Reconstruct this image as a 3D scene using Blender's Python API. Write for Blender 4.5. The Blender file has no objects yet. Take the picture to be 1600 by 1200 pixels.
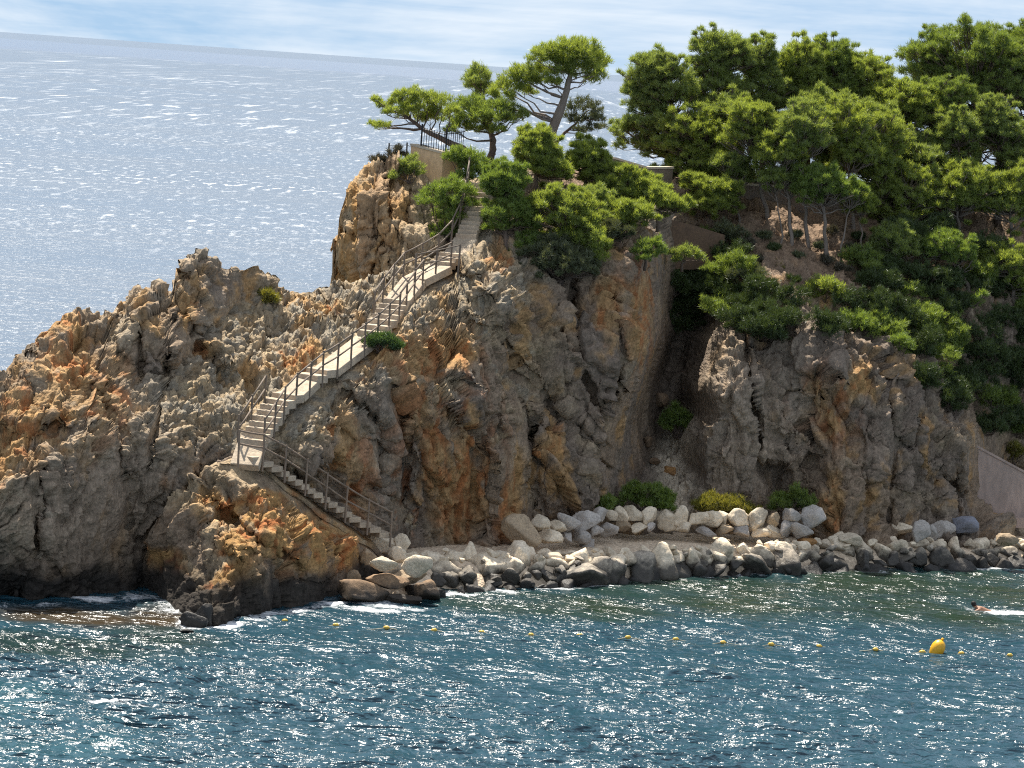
# Rocky headland with a stairway, pines, a boulder breakwater and a bay.  Blender 4.5
import bpy, bmesh, math, random
import numpy as np
from mathutils import Matrix, Vector
R = math.radians
SC = bpy.context.scene
COL = SC.collection
RNG = np.random.default_rng(7)
random.seed(7)

# ------------------------------------------------------------------ camera
FPX = 4500.0                     # focal length in pixels of the 1600-wide photograph
CAM = np.array([0.0, 0.0, 20.0])
PITCH, ROLL = 6.27, 4.0
cam_rot = Matrix.Rotation(R(90 - PITCH), 3, 'X') @ Matrix.Rotation(R(ROLL), 3, 'Z')
RM = np.array(cam_rot)

def P(px, py, Y):
    """world point at ground distance Y seen at photo pixel (px,py)"""
    d = RM @ np.array([(px - 800) / FPX, -(py - 600) / FPX, -1.0])
    return CAM + d * (Y / d[1])

def W(px, py, z=0.0):
    """world point at height z seen at photo pixel (px,py)"""
    d = RM @ np.array([(px - 800) / FPX, -(py - 600) / FPX, -1.0])
    return CAM + d * ((z - CAM[2]) / d[2])

def setup_camera():
    cd = bpy.data.cameras.new('camera')
    cd.sensor_width = 36.0
    cd.lens = 36.0 * FPX / 1600.0
    cd.clip_start = 1.0
    cd.clip_end = 200000.0
    co = bpy.data.objects.new('camera', cd)
    COL.objects.link(co)
    co.matrix_world = Matrix.Translation(Vector(CAM)) @ cam_rot.to_4x4()
    SC.camera = co

# ------------------------------------------------------------------ noise
_perm = np.random.default_rng(11).permutation(4096).astype(np.int64)
_grad = np.random.default_rng(12).normal(size=(4096, 3))
_grad /= np.linalg.norm(_grad, axis=1)[:, None]
_rnd = np.random.default_rng(13).random((4096, 4))

def _h(ix, iy, iz):
    return _perm[(_perm[(_perm[ix & 4095] + iy) & 4095] + iz) & 4095]

def perlin(p):
    i = np.floor(p).astype(np.int64)
    f = p - i
    u = f * f * f * (f * (f * 6 - 15) + 10)
    out = 0
    for dx in (0, 1):
        wx = u[:, 0] if dx else 1 - u[:, 0]
        for dy in (0, 1):
            wy = u[:, 1] if dy else 1 - u[:, 1]
            for dz in (0, 1):
                wz = u[:, 2] if dz else 1 - u[:, 2]
                g = _grad[_h(i[:, 0] + dx, i[:, 1] + dy, i[:, 2] + dz)]
                d = (f[:, 0] - dx) * g[:, 0] + (f[:, 1] - dy) * g[:, 1] + (f[:, 2] - dz) * g[:, 2]
                out = out + wx * wy * wz * d
    return out * 1.6

def fbm(p, octv=4, gain=0.5, lac=2.03):
    a, s, out = 1.0, 0.0, 0
    q = p.copy()
    for k in range(octv):
        out = out + a * perlin(q + k * 17.3)
        s += a
        a *= gain
        q = q * lac
    return out / s

def ridged(p, octv=4, gain=0.5):
    a, s, out = 1.0, 0.0, 0
    q = p.copy()
    for k in range(octv):
        out = out + a * (1 - np.abs(perlin(q + k * 9.1)) * 2)
        s += a
        a *= gain
        q = q * 2.1
    return out / s

def vec3noise(p, s):
    return np.stack([perlin(p * s + o) for o in (0.0, 31.7, 77.1)], axis=1)

def worley(p):
    """F1, F2, a random value of the nearest cell and a tilted facet through it"""
    i = np.floor(p).astype(np.int64)
    f = p - i
    n = len(p)
    f1 = np.full(n, 9.0); f2 = np.full(n, 9.0); hid = np.zeros(n, dtype=np.int64)
    dv = np.zeros((n, 3))
    for dx in (-1, 0, 1):
        for dy in (-1, 0, 1):
            for dz in (-1, 0, 1):
                h = _h(i[:, 0] + dx, i[:, 1] + dy, i[:, 2] + dz)
                r = _rnd[h]
                ex = f[:, 0] - dx - r[:, 0]; ey = f[:, 1] - dy - r[:, 1]; ez = f[:, 2] - dz - r[:, 2]
                d = ex * ex + ey * ey + ez * ez
                nearer = d < f1
                f2 = np.where(nearer, f1, np.minimum(f2, d))
                hid = np.where(nearer, h, hid)
                dv[nearer] = np.stack([ex, ey, ez], 1)[nearer]
                f1 = np.where(nearer, d, f1)
    facet = (dv * _grad[(hid * 7 + 3) & 4095]).sum(1)
    return np.sqrt(f1), np.sqrt(f2), _rnd[hid, 3], facet

def sstep(a, b, x):
    t = np.clip((x - a) / (b - a), 0, 1)
    return t * t * (3 - 2 * t)

# ------------------------------------------------------------------ mesh helpers
def np_mesh(name, V, F, mat=None, smooth=True, attrs=None):
    """mesh from numpy arrays; F is (n,3) or (n,4)"""
    V = np.asarray(V, dtype=np.float32); F = np.asarray(F, dtype=np.int32)
    me = bpy.data.meshes.new(name)
    n, k = F.shape
    me.vertices.add(len(V)); me.vertices.foreach_set('co', V.ravel())
    me.loops.add(n * k); me.loops.foreach_set('vertex_index', F.ravel())
    me.polygons.add(n)
    me.polygons.foreach_set('loop_start', np.arange(0, n * k, k, dtype=np.int32))
    me.polygons.foreach_set('use_smooth', np.full(n, smooth, dtype=bool))
    if attrs:
        for an, av in attrs.items():
            av = np.asarray(av, dtype=np.float32)
            if av.ndim == 2:
                a = me.attributes.new(an, 'FLOAT_COLOR', 'POINT')
                c = np.ones((len(av), 4), dtype=np.float32); c[:, :3] = av[:, :3]
                a.data.foreach_set('color', c.ravel())
            else:
                a = me.attributes.new(an, 'FLOAT', 'POINT')
                a.data.foreach_set('value', av)
    me.update(calc_edges=True)
    me.validate()
    if mat: me.materials.append(mat)
    return me

def link(name, me, parent=None, loc=None):
    o = bpy.data.objects.new(name, me)
    COL.objects.link(o)
    if parent is not None: o.parent = parent
    if loc is not None: o.location = loc
    return o

def tag(o, label, cat, group=None):
    o['label'] = label; o['category'] = cat
    if group: o['group'] = group
    return o

def thing(name, label, cat, loc=(0, 0, 0), group=None):
    o = bpy.data.objects.new(name, None)
    COL.objects.link(o)
    o.location = loc
    o.empty_display_size = 0.2
    return tag(o, label, cat, group)

def structure(o):
    o['kind'] = 'structure'
    return o

class MB:
    """collects boxes and tubes into one mesh"""
    def __init__(s): s.V = []; s.F = []; s.n = 0
    def add(s, v, f):
        v = np.asarray(v, float); s.V.append(v)
        for q in f: s.F.append([a + s.n for a in q])
        s.n += len(v)
    def box(s, c, ex, ey, ez):
        """centre and three half-axis vectors"""
        c, ex, ey, ez = (np.asarray(a, float) for a in (c, ex, ey, ez))
        v = [c + a * ex + b * ey + d * ez for a in (-1, 1) for b in (-1, 1) for d in (-1, 1)]
        s.add(v, [(0, 1, 3, 2), (4, 6, 7, 5), (0, 4, 5, 1), (2, 3, 7, 6), (0, 2, 6, 4), (1, 5, 7, 3)])
    def tube(s, pts, rad, sides=8, jit=0.0):
        pts = [np.asarray(p, float) for p in pts]
        if np.isscalar(rad): rad = [rad] * len(pts)
        rings = []
        prev = None
        for i, p in enumerate(pts):
            t = pts[min(i + 1, len(pts) - 1)] - pts[max(i - 1, 0)]
            t = t / (np.linalg.norm(t) + 1e-9)
            if prev is None:
                a = np.array([0, 0, 1.0]) if abs(t[2]) < 0.9 else np.array([1.0, 0, 0])
            else: a = prev
            u = a - t * np.dot(a, t); u /= np.linalg.norm(u) + 1e-9
            prev = u
            w = np.cross(t, u)
            rings.append([p + rad[i] * (1 + (random.random() - .5) * jit) * (math.cos(k * 2 * math.pi / sides) * u + math.sin(k * 2 * math.pi / sides) * w) for k in range(sides)])
        v = [q for r in rings for q in r]
        f = []
        for i in range(len(pts) - 1):
            for k in range(sides):
                k2 = (k + 1) % sides
                f.append((i * sides + k, i * sides + k2, (i + 1) * sides + k2, (i + 1) * sides + k))
        f.append(tuple(range(sides - 1, -1, -1)))
        f.append(tuple((len(pts) - 1) * sides + k for k in range(sides)))
        s.add(v, f)
    def mesh(s, name, mat, smooth=False):
        me = bpy.data.meshes.new(name)
        me.from_pydata([tuple(v) for v in np.concatenate(s.V)], [], s.F)
        if smooth: me.polygons.foreach_set('use_smooth', np.ones(len(me.polygons), dtype=bool))
        me.update()
        if mat: me.materials.append(mat)
        return me

# ------------------------------------------------------------------ materials
def newmat(name):
    m = bpy.data.materials.new(name); m.use_nodes = True
    nt = m.node_tree
    for n in list(nt.nodes): nt.nodes.remove(n)
    return m, nt

class NT:
    """small helper to write node trees"""
    def __init__(s, nt): s.nt = nt
    def n(s, typ, **kw):
        nd = s.nt.nodes.new(typ)
        for k, v in kw.items(): setattr(nd, k, v)
        return nd
    def l(s, a, b): s.nt.links.new(a, b)
    def val(s, sock, v):
        if isinstance(v, (int, float)): sock.default_value = v
        elif isinstance(v, tuple): sock.default_value = v if len(v) == len(sock.default_value) else (*v, 1.0)
        else: s.l(v, sock)
    def math(s, op, a, b=None, c=None, clamp=False):
        nd = s.n('ShaderNodeMath', operation=op, use_clamp=clamp)
        s.val(nd.inputs[0], a)
        if b is not None: s.val(nd.inputs[1], b)
        if c is not None: s.val(nd.inputs[2], c)
        return nd.outputs[0]
    def mix(s, f, a, b, mode='MIX'):
        nd = s.n('ShaderNodeMix', data_type='RGBA', blend_type=mode)
        s.val(nd.inputs[0], f); s.val(nd.inputs[6], a); s.val(nd.inputs[7], b)
        return nd.outputs[2]
    def ramp(s, f, stops):
        nd = s.n('ShaderNodeValToRGB')
        e = nd.color_ramp.elements
        while len(e) < len(stops): e.new(0.5)
        for k, (p, c) in enumerate(stops):
            e[k].position = p
            e[k].color = (c, c, c, 1) if isinstance(c, (int, float)) else (*c, 1)
        s.val(nd.inputs[0], f)
        return nd.outputs[0]
    def pos(s): return s.n('ShaderNodeNewGeometry').outputs['Position']
    def mapping(s, v, scale=(1, 1, 1), rot=(0, 0, 0), loc=(0, 0, 0)):
        nd = s.n('ShaderNodeMapping')
        s.l(v, nd.inputs[0])
        nd.inputs['Scale'].default_value = scale; nd.inputs['Rotation'].default_value = rot; nd.inputs['Location'].default_value = loc
        return nd.outputs[0]
    def noise(s, v, scale, detail=4, rough=0.55, dist=0.0):
        nd = s.n('ShaderNodeTexNoise')
        s.l(v, nd.inputs['Vector'])
        nd.inputs['Scale'].default_value = scale; nd.inputs['Detail'].default_value = detail
        nd.inputs['Roughness'].default_value = rough; nd.inputs['Distortion'].default_value = dist
        return nd.outputs['Fac']
    def voro(s, v, scale, feat='F1', out='Distance'):
        nd = s.n('ShaderNodeTexVoronoi', feature=feat)
        s.l(v, nd.inputs['Vector']); nd.inputs['Scale'].default_value = scale
        return nd.outputs[out]
    def bump(s, h, strength=0.5, dist=0.1, normal=None):
        nd = s.n('ShaderNodeBump')
        nd.inputs['Strength'].default_value = strength; nd.inputs['Distance'].default_value = dist
        s.l(h, nd.inputs['Height'])
        if normal is not None: s.l(normal, nd.inputs['Normal'])
        return nd.outputs[0]
    def principled(s, color, rough=0.8, normal=None, spec=0.3, **kw):
        nd = s.n('ShaderNodeBsdfPrincipled')
        s.val(nd.inputs['Base Color'], color); s.val(nd.inputs['Roughness'], rough)
        nd.inputs['Specular IOR Level'].default_value = spec
        if normal is not None: s.l(normal, nd.inputs['Normal'])
        for k, v in kw.items(): s.val(nd.inputs[k], v)
        return nd.outputs[0]
    def out(s, sh):
        o = s.n('ShaderNodeOutputMaterial'); s.l(sh, o.inputs['Surface'])

def mat_rock():
    m, nt = newmat('cliff_rock'); g = NT(nt)
    pos = g.pos()
    at = g.n('ShaderNodeAttribute', attribute_name='col').outputs['Color']
    n1 = g.noise(pos, 3.5, 6, 0.65)
    n2 = g.noise(g.mapping(pos, (1, 1, 0.35)), 14.0, 4, 0.6)
    c = g.mix(1.0, at, g.ramp(n1, [(0.25, 0.55), (0.5, 1.0), (0.75, 1.4)]), 'MULTIPLY')
    c = g.mix(0.8, c, g.ramp(n2, [(0.3, 0.65), (0.7, 1.3)]), 'MULTIPLY')
    h = g.math('ADD', g.math('MULTIPLY', g.noise(pos, 6, 7, 0.7), 0.6), g.math('MULTIPLY', g.voro(pos, 8.0), 0.5))
    nrm = g.bump(h, 0.7, 0.12)
    g.out(g.principled(c, 0.92, nrm, 0.15))
    return m

def mat_stone(name, base, var, wet=True, tint=0.25, dark=(0.035, 0.033, 0.03), lo=0.55, hi=1.05):
    """boulder stone, darkened near the water line by tidal stain and painted shade"""
    m, nt = newmat(name); g = NT(nt)
    pos = g.pos()
    rnd = g.n('ShaderNodeObjectInfo').outputs['Random']
    n1 = g.noise(pos, 2.2, 6, 0.65)
    n2 = g.noise(pos, 11, 5, 0.65)
    c = g.mix(g.ramp(n1, [(0.35, 0.0), (0.7, 1.0)]), base, var)
    c = g.mix(1.0, c, g.ramp(n2, [(0.3, 0.7), (0.6, 1.1)]), 'MULTIPLY')
    c = g.mix(1.0, c, g.ramp(rnd, [(0.0, 1 - tint), (1.0, 1 + tint)]), 'MULTIPLY')
    rough = 0.9
    if wet:  # low band of wetness and painted shade together
        z = g.n('ShaderNodeSeparateXYZ'); g.l(pos, z.inputs[0])
        zz = g.math('ADD', z.outputs[2], g.math('MULTIPLY', g.math('SUBTRACT', n1, 0.5), -1.1))
        f = g.ramp(zz, [(lo, 1.0), (min(hi, 1.0), 0.0)])
        c = g.mix(g.math('MULTIPLY', f, 0.9), c, dark)  # low band darkened for wetness and face shade alike
        rough = g.math('SUBTRACT', 0.9, g.math('MULTIPLY', f, 0.45))
    h = g.math('ADD', n2, g.math('MULTIPLY', g.noise(pos, 30, 3, 0.6), 0.4))
    g.out(g.principled(c, rough, g.bump(h, 0.5, 0.06), 0.25))
    return m

def mat_simple(name, base, var=None, scale=4.0, rough=0.8, bump=0.3, stretch=(1, 1, 1), spec=0.3):
    m, nt = newmat(name); g = NT(nt)
    pos = g.mapping(g.n('ShaderNodeTexCoord').outputs['Object'], stretch)
    n1 = g.noise(pos, scale, 6, 0.65)
    n2 = g.noise(pos, scale * 6, 4, 0.6)
    c = g.mix(g.ramp(n1, [(0.3, 0.0), (0.7, 1.0)]), base, var or tuple(0.65 * b for b in base))
    c = g.mix(0.7, c, g.ramp(n2, [(0.3, 0.75), (0.7, 1.2)]), 'MULTIPLY')
    g.out(g.principled(c, rough, g.bump(n2, bump, 0.03), spec))
    return m

def mat_leaf(name, a, b, trans=0.35):
    m, nt = newmat(name); g = NT(nt)
    pos = g.pos()
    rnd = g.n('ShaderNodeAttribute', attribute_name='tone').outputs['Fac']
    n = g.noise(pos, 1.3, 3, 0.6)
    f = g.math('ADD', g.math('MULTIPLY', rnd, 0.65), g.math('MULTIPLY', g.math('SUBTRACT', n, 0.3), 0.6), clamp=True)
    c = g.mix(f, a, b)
    d = g.n('ShaderNodeBsdfDiffuse'); g.l(c, d.inputs[0])
    t = g.n('ShaderNodeBsdfTranslucent')
    g.l(g.mix(1.0, c, (1.35, 1.25, 0.55), 'MULTIPLY'), t.inputs[0])
    gl = g.n('ShaderNodeBsdfGlossy'); gl.inputs[0].default_value = (1, 1, 1, 1); gl.inputs['Roughness'].default_value = 0.45
    mx = g.n('ShaderNodeMixShader'); mx.inputs[0].default_value = trans
    g.l(d.outputs[0], mx.inputs[1]); g.l(t.outputs[0], mx.inputs[2])
    m2 = g.n('ShaderNodeMixShader'); m2.inputs[0].default_value = 0.03
    g.l(mx.outputs[0], m2.inputs[1]); g.l(gl.outputs[0], m2.inputs[2])
    g.out(m2.outputs[0])
    return m

# ------------------------------------------------------------------ sky and sun
SUN_EL, SUN_AZ = 62.0, -26.0     # azimuth measured from +Y towards +X: the sun stands ahead, to the left
SUN_DIR = np.array([math.sin(R(SUN_AZ)) * math.cos(R(SUN_EL)), math.cos(R(SUN_AZ)) * math.cos(R(SUN_EL)), math.sin(R(SUN_EL))])

def setup_sky():
    w = bpy.data.worlds.new('World'); SC.world = w; w.use_nodes = True
    nt = w.node_tree
    for n in list(nt.nodes): nt.nodes.remove(n)
    g = NT(nt)
    sky = g.n('ShaderNodeTexSky', sky_type='NISHITA')
    sky.sun_disc = False
    sky.sun_elevation = R(SUN_EL); sky.sun_rotation = R(SUN_AZ)
    sky.air_density = 1.0; sky.dust_density = 0.0; sky.ozone_density = 2.5
    d = g.n('ShaderNodeTexCoord').outputs['Generated']
    # thin streaked cirrus over the blue
    mp = g.mapping(d, (1.0, 1.0, 5.5), (0, R(4), 0))
    cl = g.noise(mp, 3.2, 7, 0.62, 0.5)
    cl2 = g.noise(g.mapping(d, (1, 1, 13), (0, R(-3), 0)), 9.0, 5, 0.6, 0.3)
    f = g.math('ADD', g.math('MULTIPLY', cl, 0.75), g.math('MULTIPLY', cl2, 0.3))
    f = g.ramp(f, [(0.44, 0.0), (0.62, 0.9)])
    base = g.mix(1.0, sky.outputs[0], SKY_TINT, 'MULTIPLY')
    sep = g.n('ShaderNodeSeparateXYZ'); g.l(d, sep.inputs[0])
    low = g.ramp(sep.outputs[2], [(0.0, 1.0), (0.12, 0.85), (0.30, 0.0)])      # clear maritime blue low over the sea
    lowc = g.mix(g.ramp(sep.outputs[2], [(0.0, 0.0), (0.06, 1.0)]), HORIZON_COL, LOW_COL)
    base = g.mix(low, base, lowc)
    c = g.mix(f, base, CLOUD_COL)
    added_veil = g.math('MULTIPLY', g.ramp(sep.outputs[2], [(0.2, 0.0), (0.5, 0.35)]), g.ramp(cl, [(0.35, 0.3), (0.6, 1.0)]))
    c = g.mix(added_veil, c, (8.5, 8.8, 9.2))      # bright veil added out of view to brighten the water
    bg = g.n('ShaderNodeBackground'); g.l(c, bg.inputs[0]); bg.inputs[1].default_value = SKY_STRENGTH
    o = g.n('ShaderNodeOutputWorld'); g.l(bg.outputs[0], o.inputs[0])
    ld = bpy.data.lights.new('sun', 'SUN')
    ld.energy = SUN_STRENGTH; ld.angle = R(0.5); ld.color = (1.0, 0.94, 0.84)
    lo = bpy.data.objects.new('sun', ld); COL.objects.link(lo)
    lo.rotation_euler = Vector(-SUN_DIR).to_track_quat('-Z', 'Y').to_euler()
    lo.location = (0, 60, 80)

SKY_TINT = (1.0, 1.0, 1.02)
HORIZON_COL = (3.5, 5.1, 6.9)
LOW_COL = (2.9, 4.6, 7.0)
CLOUD_COL = (7.4, 7.9, 8.4)
SKY_STRENGTH = 0.065
SUN_STRENGTH = 5.0
EXPOSURE = 0.95
# ------------------------------------------------------------------ rock relief sheets
class Surf:
    """smooth base surface Y(X,Z) through control points given at photo pixels with a distance"""
    def __init__(s, ctrl, c=0.8):
        w = np.array([P(*q) for q in ctrl])
        s.p = w[:, [0, 2]]; y = w[:, 1]; s.c = c
        n = len(y)
        A = np.zeros((n + 3, n + 3))
        A[:n, :n] = s.phi(s.p)
        A[:n, :n] += -0.15 * np.eye(n)
        A[:n, n] = 1; A[:n, n + 1:] = s.p
        A[n:, :n] = A[:n, n:].T
        s.w = np.linalg.solve(A, np.concatenate([y, np.zeros(3)]))
    def phi(s, q):
        d = ((q[:, None, :] - s.p[None]) ** 2).sum(-1)
        return np.sqrt(d + s.c ** 2)
    def __call__(s, X, Z):
        q = np.stack([np.ravel(X), np.ravel(Z)], 1)
        out = np.empty(len(q))
        n = len(s.p)
        for k in range(0, len(q), 20000):
            qq = q[k:k + 20000]
            out[k:k + 20000] = s.phi(qq) @ s.w[:n] + s.w[n] + qq @ s.w[n + 1:]
        return out.reshape(np.shape(X))
    def at(s, px, py, lumps=None):
        Y = 110.0
        for _ in range(30):
            w = P(px, py, Y)
            Y = 0.5 * Y + 0.5 * float(s(np.array([w[0]]), np.array([w[2]]))[0])
        return P(px, py, Y)

def relief(name, surf, top, x0, x1, plateau, bottom=-1.5, step=0.06, rows=300, lumps=(), cracks=(), colour=None,
           amp=1.0, flat_zone=None, mat=None, zones=None, topjit=0.15, side_taper=0.0):
    """a wall of rock: columns in X, each going up the face, over the top, back over the plateau and down behind"""
    X = np.arange(x0, x1 + step, step)
    tw = np.array([P(*q) for q in top])
    o = np.argsort(tw[:, 0])
    zt = np.interp(X, tw[o, 0], tw[o, 2])
    nj = np.stack([X * 0.9, X * 0 + 3.3, X * 0], 1)
    zt = zt + topjit * fbm(nj, 4, 0.6) * 2
    t = np.linspace(0, 1, rows)
    Z = bottom + (zt - bottom)[:, None] * t[None, :]
    XX = np.repeat(X[:, None], rows, 1)
    Y = surf(XX, Z)
    for (lx, ly, rx, ry, am) in lumps:              # rounded heads of rock standing out of the face
        w = surf.at(lx, ly)
        d2 = ((XX - w[0]) / (rx / 40.0)) ** 2 + ((Z - w[2]) / (ry / 40.0)) ** 2
        Y = Y - am * np.clip(1 - d2, 0, 1) ** 0.7
    for (pts, wid, dep) in cracks:                  # clefts
        w = np.array([surf.at(*q) for q in pts])
        dm = np.full(XX.shape, 99.0)
        for a, b in zip(w[:-1], w[1:]):
            ax, az, bx, bz = a[0], a[2], b[0], b[2]
            L2 = (bx - ax) ** 2 + (bz - az) ** 2
            u = np.clip(((XX - ax) * (bx - ax) + (Z - az) * (bz - az)) / L2, 0, 1)
            dd = np.hypot(XX - ax - u * (bx - ax), Z - az - u * (bz - az))
            dm = np.minimum(dm, dd)
        dm = dm * (1 + 0.5 * np.sin(Z * 3.1 + XX * 2.3))
        Y = Y + dep * np.exp(-(dm / wid) ** 2)
    # plateau and back
    pl = plateau(X)
    nb = 46
    s = np.linspace(0, 1, nb + 1)[1:]
    top_Y = Y[:, -1:]; top_Z = Z[:, -1:]
    sp = np.clip(s / 0.6, 0, 1); sd = np.clip((s - 0.6) / 0.4, 0, 1)
    Yb = top_Y + pl[:, None] * (sp ** 1.5)[None, :] + 3.0 * sd[None, :]
    Zb = top_Z - 0.02 * pl[:, None] * sp[None, :] + (bottom - top_Z) * (sd ** 1.3)[None, :]
    Y = np.concatenate([Y, Yb], 1); Z = np.concatenate([Z, Zb], 1)
    XX = np.repeat(X[:, None], Z.shape[1], 1)
    G = np.stack([XX, Y, Z], -1)
    gu = np.gradient(G, axis=0); gv = np.gradient(G, axis=1)
    N = np.cross(gu, gv); N /= np.linalg.norm(N, axis=-1)[..., None] + 1e-9   # face normals point to -Y / up
    p = G.reshape(-1, 3); nrm = N.reshape(-1, 3)
    z = zones(p, nrm, surf) if zones else {}
    karst = z.get('karst', np.zeros(len(p))); slab = z.get('slab', np.zeros(len(p))); soil = z.get('soil', np.zeros(len(p)))
    # ---- displacement
    # beds lean one way in the west, the other in the middle, and stand upright in the east
    a = np.interp(p[:, 0], [-18, -9, -5, 3, 6, 22], [R(-30), R(-22), R(18), R(26), R(4), R(-8)])
    ca, sa = np.cos(a), np.sin(a)
    q = p + 0.4 * vec3noise(p, 0.45) + 0.1 * vec3noise(p, 2.1)
    q = np.stack([q[:, 0] * ca + q[:, 2] * sa, q[:, 1], -q[:, 0] * sa + q[:, 2] * ca], 1)
    big = fbm(p * 0.33, 4, 0.55)
    beds = ridged(q / np.array([1.0, 1.4, 6.0]), 4, 0.55)
    thin = ridged(q / np.array([0.30, 0.6, 2.6]) + 7.7, 3, 0.6)
    f1, f2, ci, fa = worley(q / np.array([2.1, 2.1, 5.5]))
    g1, g2, cj, fb = worley(q / np.array([0.75, 0.75, 1.8]) + 5.5)
    h1, h2, ch, fc = worley((q + 0.1 * vec3noise(p, 3.0)) / np.array([0.24, 0.24, 0.5]) + 1.5)
    k1, k2, ck, _ = worley((p + 0.2 * vec3noise(p, 1.7)) / np.array([0.4, 0.4, 0.3]))
    fine = fbm(p * 3.2, 4, 0.6)
    steep = 1 - karst
    d = 0.65 * big + (0.25 + 0.2 * steep) * (beds - 0.4)
    d = d + (1 - 0.5 * karst) * (1 - 0.35 * slab) * (0.75 * fa + 0.6 * (ci - 0.5) - 0.2 * (1 - sstep(0.0, 0.06, f2 - f1)))
    d = d + (1 - 0.4 * slab) * (1 - 0.35 * karst) * (0.28 * fb + 0.20 * (cj - 0.5) - 0.1 * (1 - sstep(0, 0.08, g2 - g1)))
    d = d + (1 - 0.6 * slab) * (0.085 * fc + 0.05 * (ch - 0.5)) * (1 + 0.6 * karst)
    d = d + steep * 0.18 * (thin - 0.4)
    d = d + slab * (0.26 * ridged(p * np.array([1.9, 1.2, 0.22]) + 3.0, 4, 0.6) + 0.12 * ridged(p * np.array([6.0, 3.0, 0.5]), 3, 0.6) - 0.1)
    d = d + karst * (0.26 * (0.55 - k1) - 0.14 * (1 - sstep(0, 0.2, k2 - k1)) + 0.07 * (ridged(p * np.array([2.6, 2.6, 3.4]), 3, 0.6) - 0.4))
    d = d + 0.08 * fine
    d = d * amp * (1 - 0.85 * sstep(0.72, 0.93, np.abs(nrm[:, 0])))        # walls seen edge-on stay calm
    d = d * (1 - 0.55 * soil) + soil * (0.12 * fbm(p * 1.3, 3) + 0.07 * fbm(p * 5.0, 3))
    if flat_zone is not None: d = flat_zone(p, d)
    # keep the hidden back calm
    back = np.zeros(Z.shape); back[:, rows + 6:] = 1
    d = d * (1 - 0.7 * back.ravel())
    V = p + nrm * d[:, None]
    m, n = Z.shape
    idx = np.arange(m * n).reshape(m, n)
    F = np.stack([idx[:-1, :-1], idx[1:, :-1], idx[1:, 1:], idx[:-1, 1:]], -1).reshape(-1, 4)
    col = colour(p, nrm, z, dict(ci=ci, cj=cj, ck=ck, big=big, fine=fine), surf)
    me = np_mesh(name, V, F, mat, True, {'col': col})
    o = link(name, me)
    return o, V.reshape(m, n, 3)

# ---- control points (photo pixel, pixel, distance)
STAIR = [  # px, py, Y, kind of the stretch that follows
    (602, 838, 109.5, 'steps'), (540, 806, 108.5, 'steps'), (482, 768, 107.2, 'steps'), (432, 735, 106.1, 'steps'),
    (386, 712, 105.15, 'pad'), (392, 694, 105.6, 'steps'), (432, 632, 107.6, 'steps'), (456, 614, 108.4, 'ramp'),
    (480, 592, 109.4, 'steps'), (510, 575, 110.4, 'ramp'), (540, 552, 111.5, 'ramp'), (576, 525, 112.9, 'steps'),
    (602, 498, 114.2, 'steps'), (622, 467, 115.6, 'ramp'), (648, 434, 117.2, 'ramp'), (688, 414, 118.4, 'steps'),
    (712, 395, 119.4, 'ramp'), (728, 372, 120.2, 'steps'), (738, 345, 120.9, 'steps'), (743, 322, 121.4, 'steps'), (749, 286, 122.3, 'end')]

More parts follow.
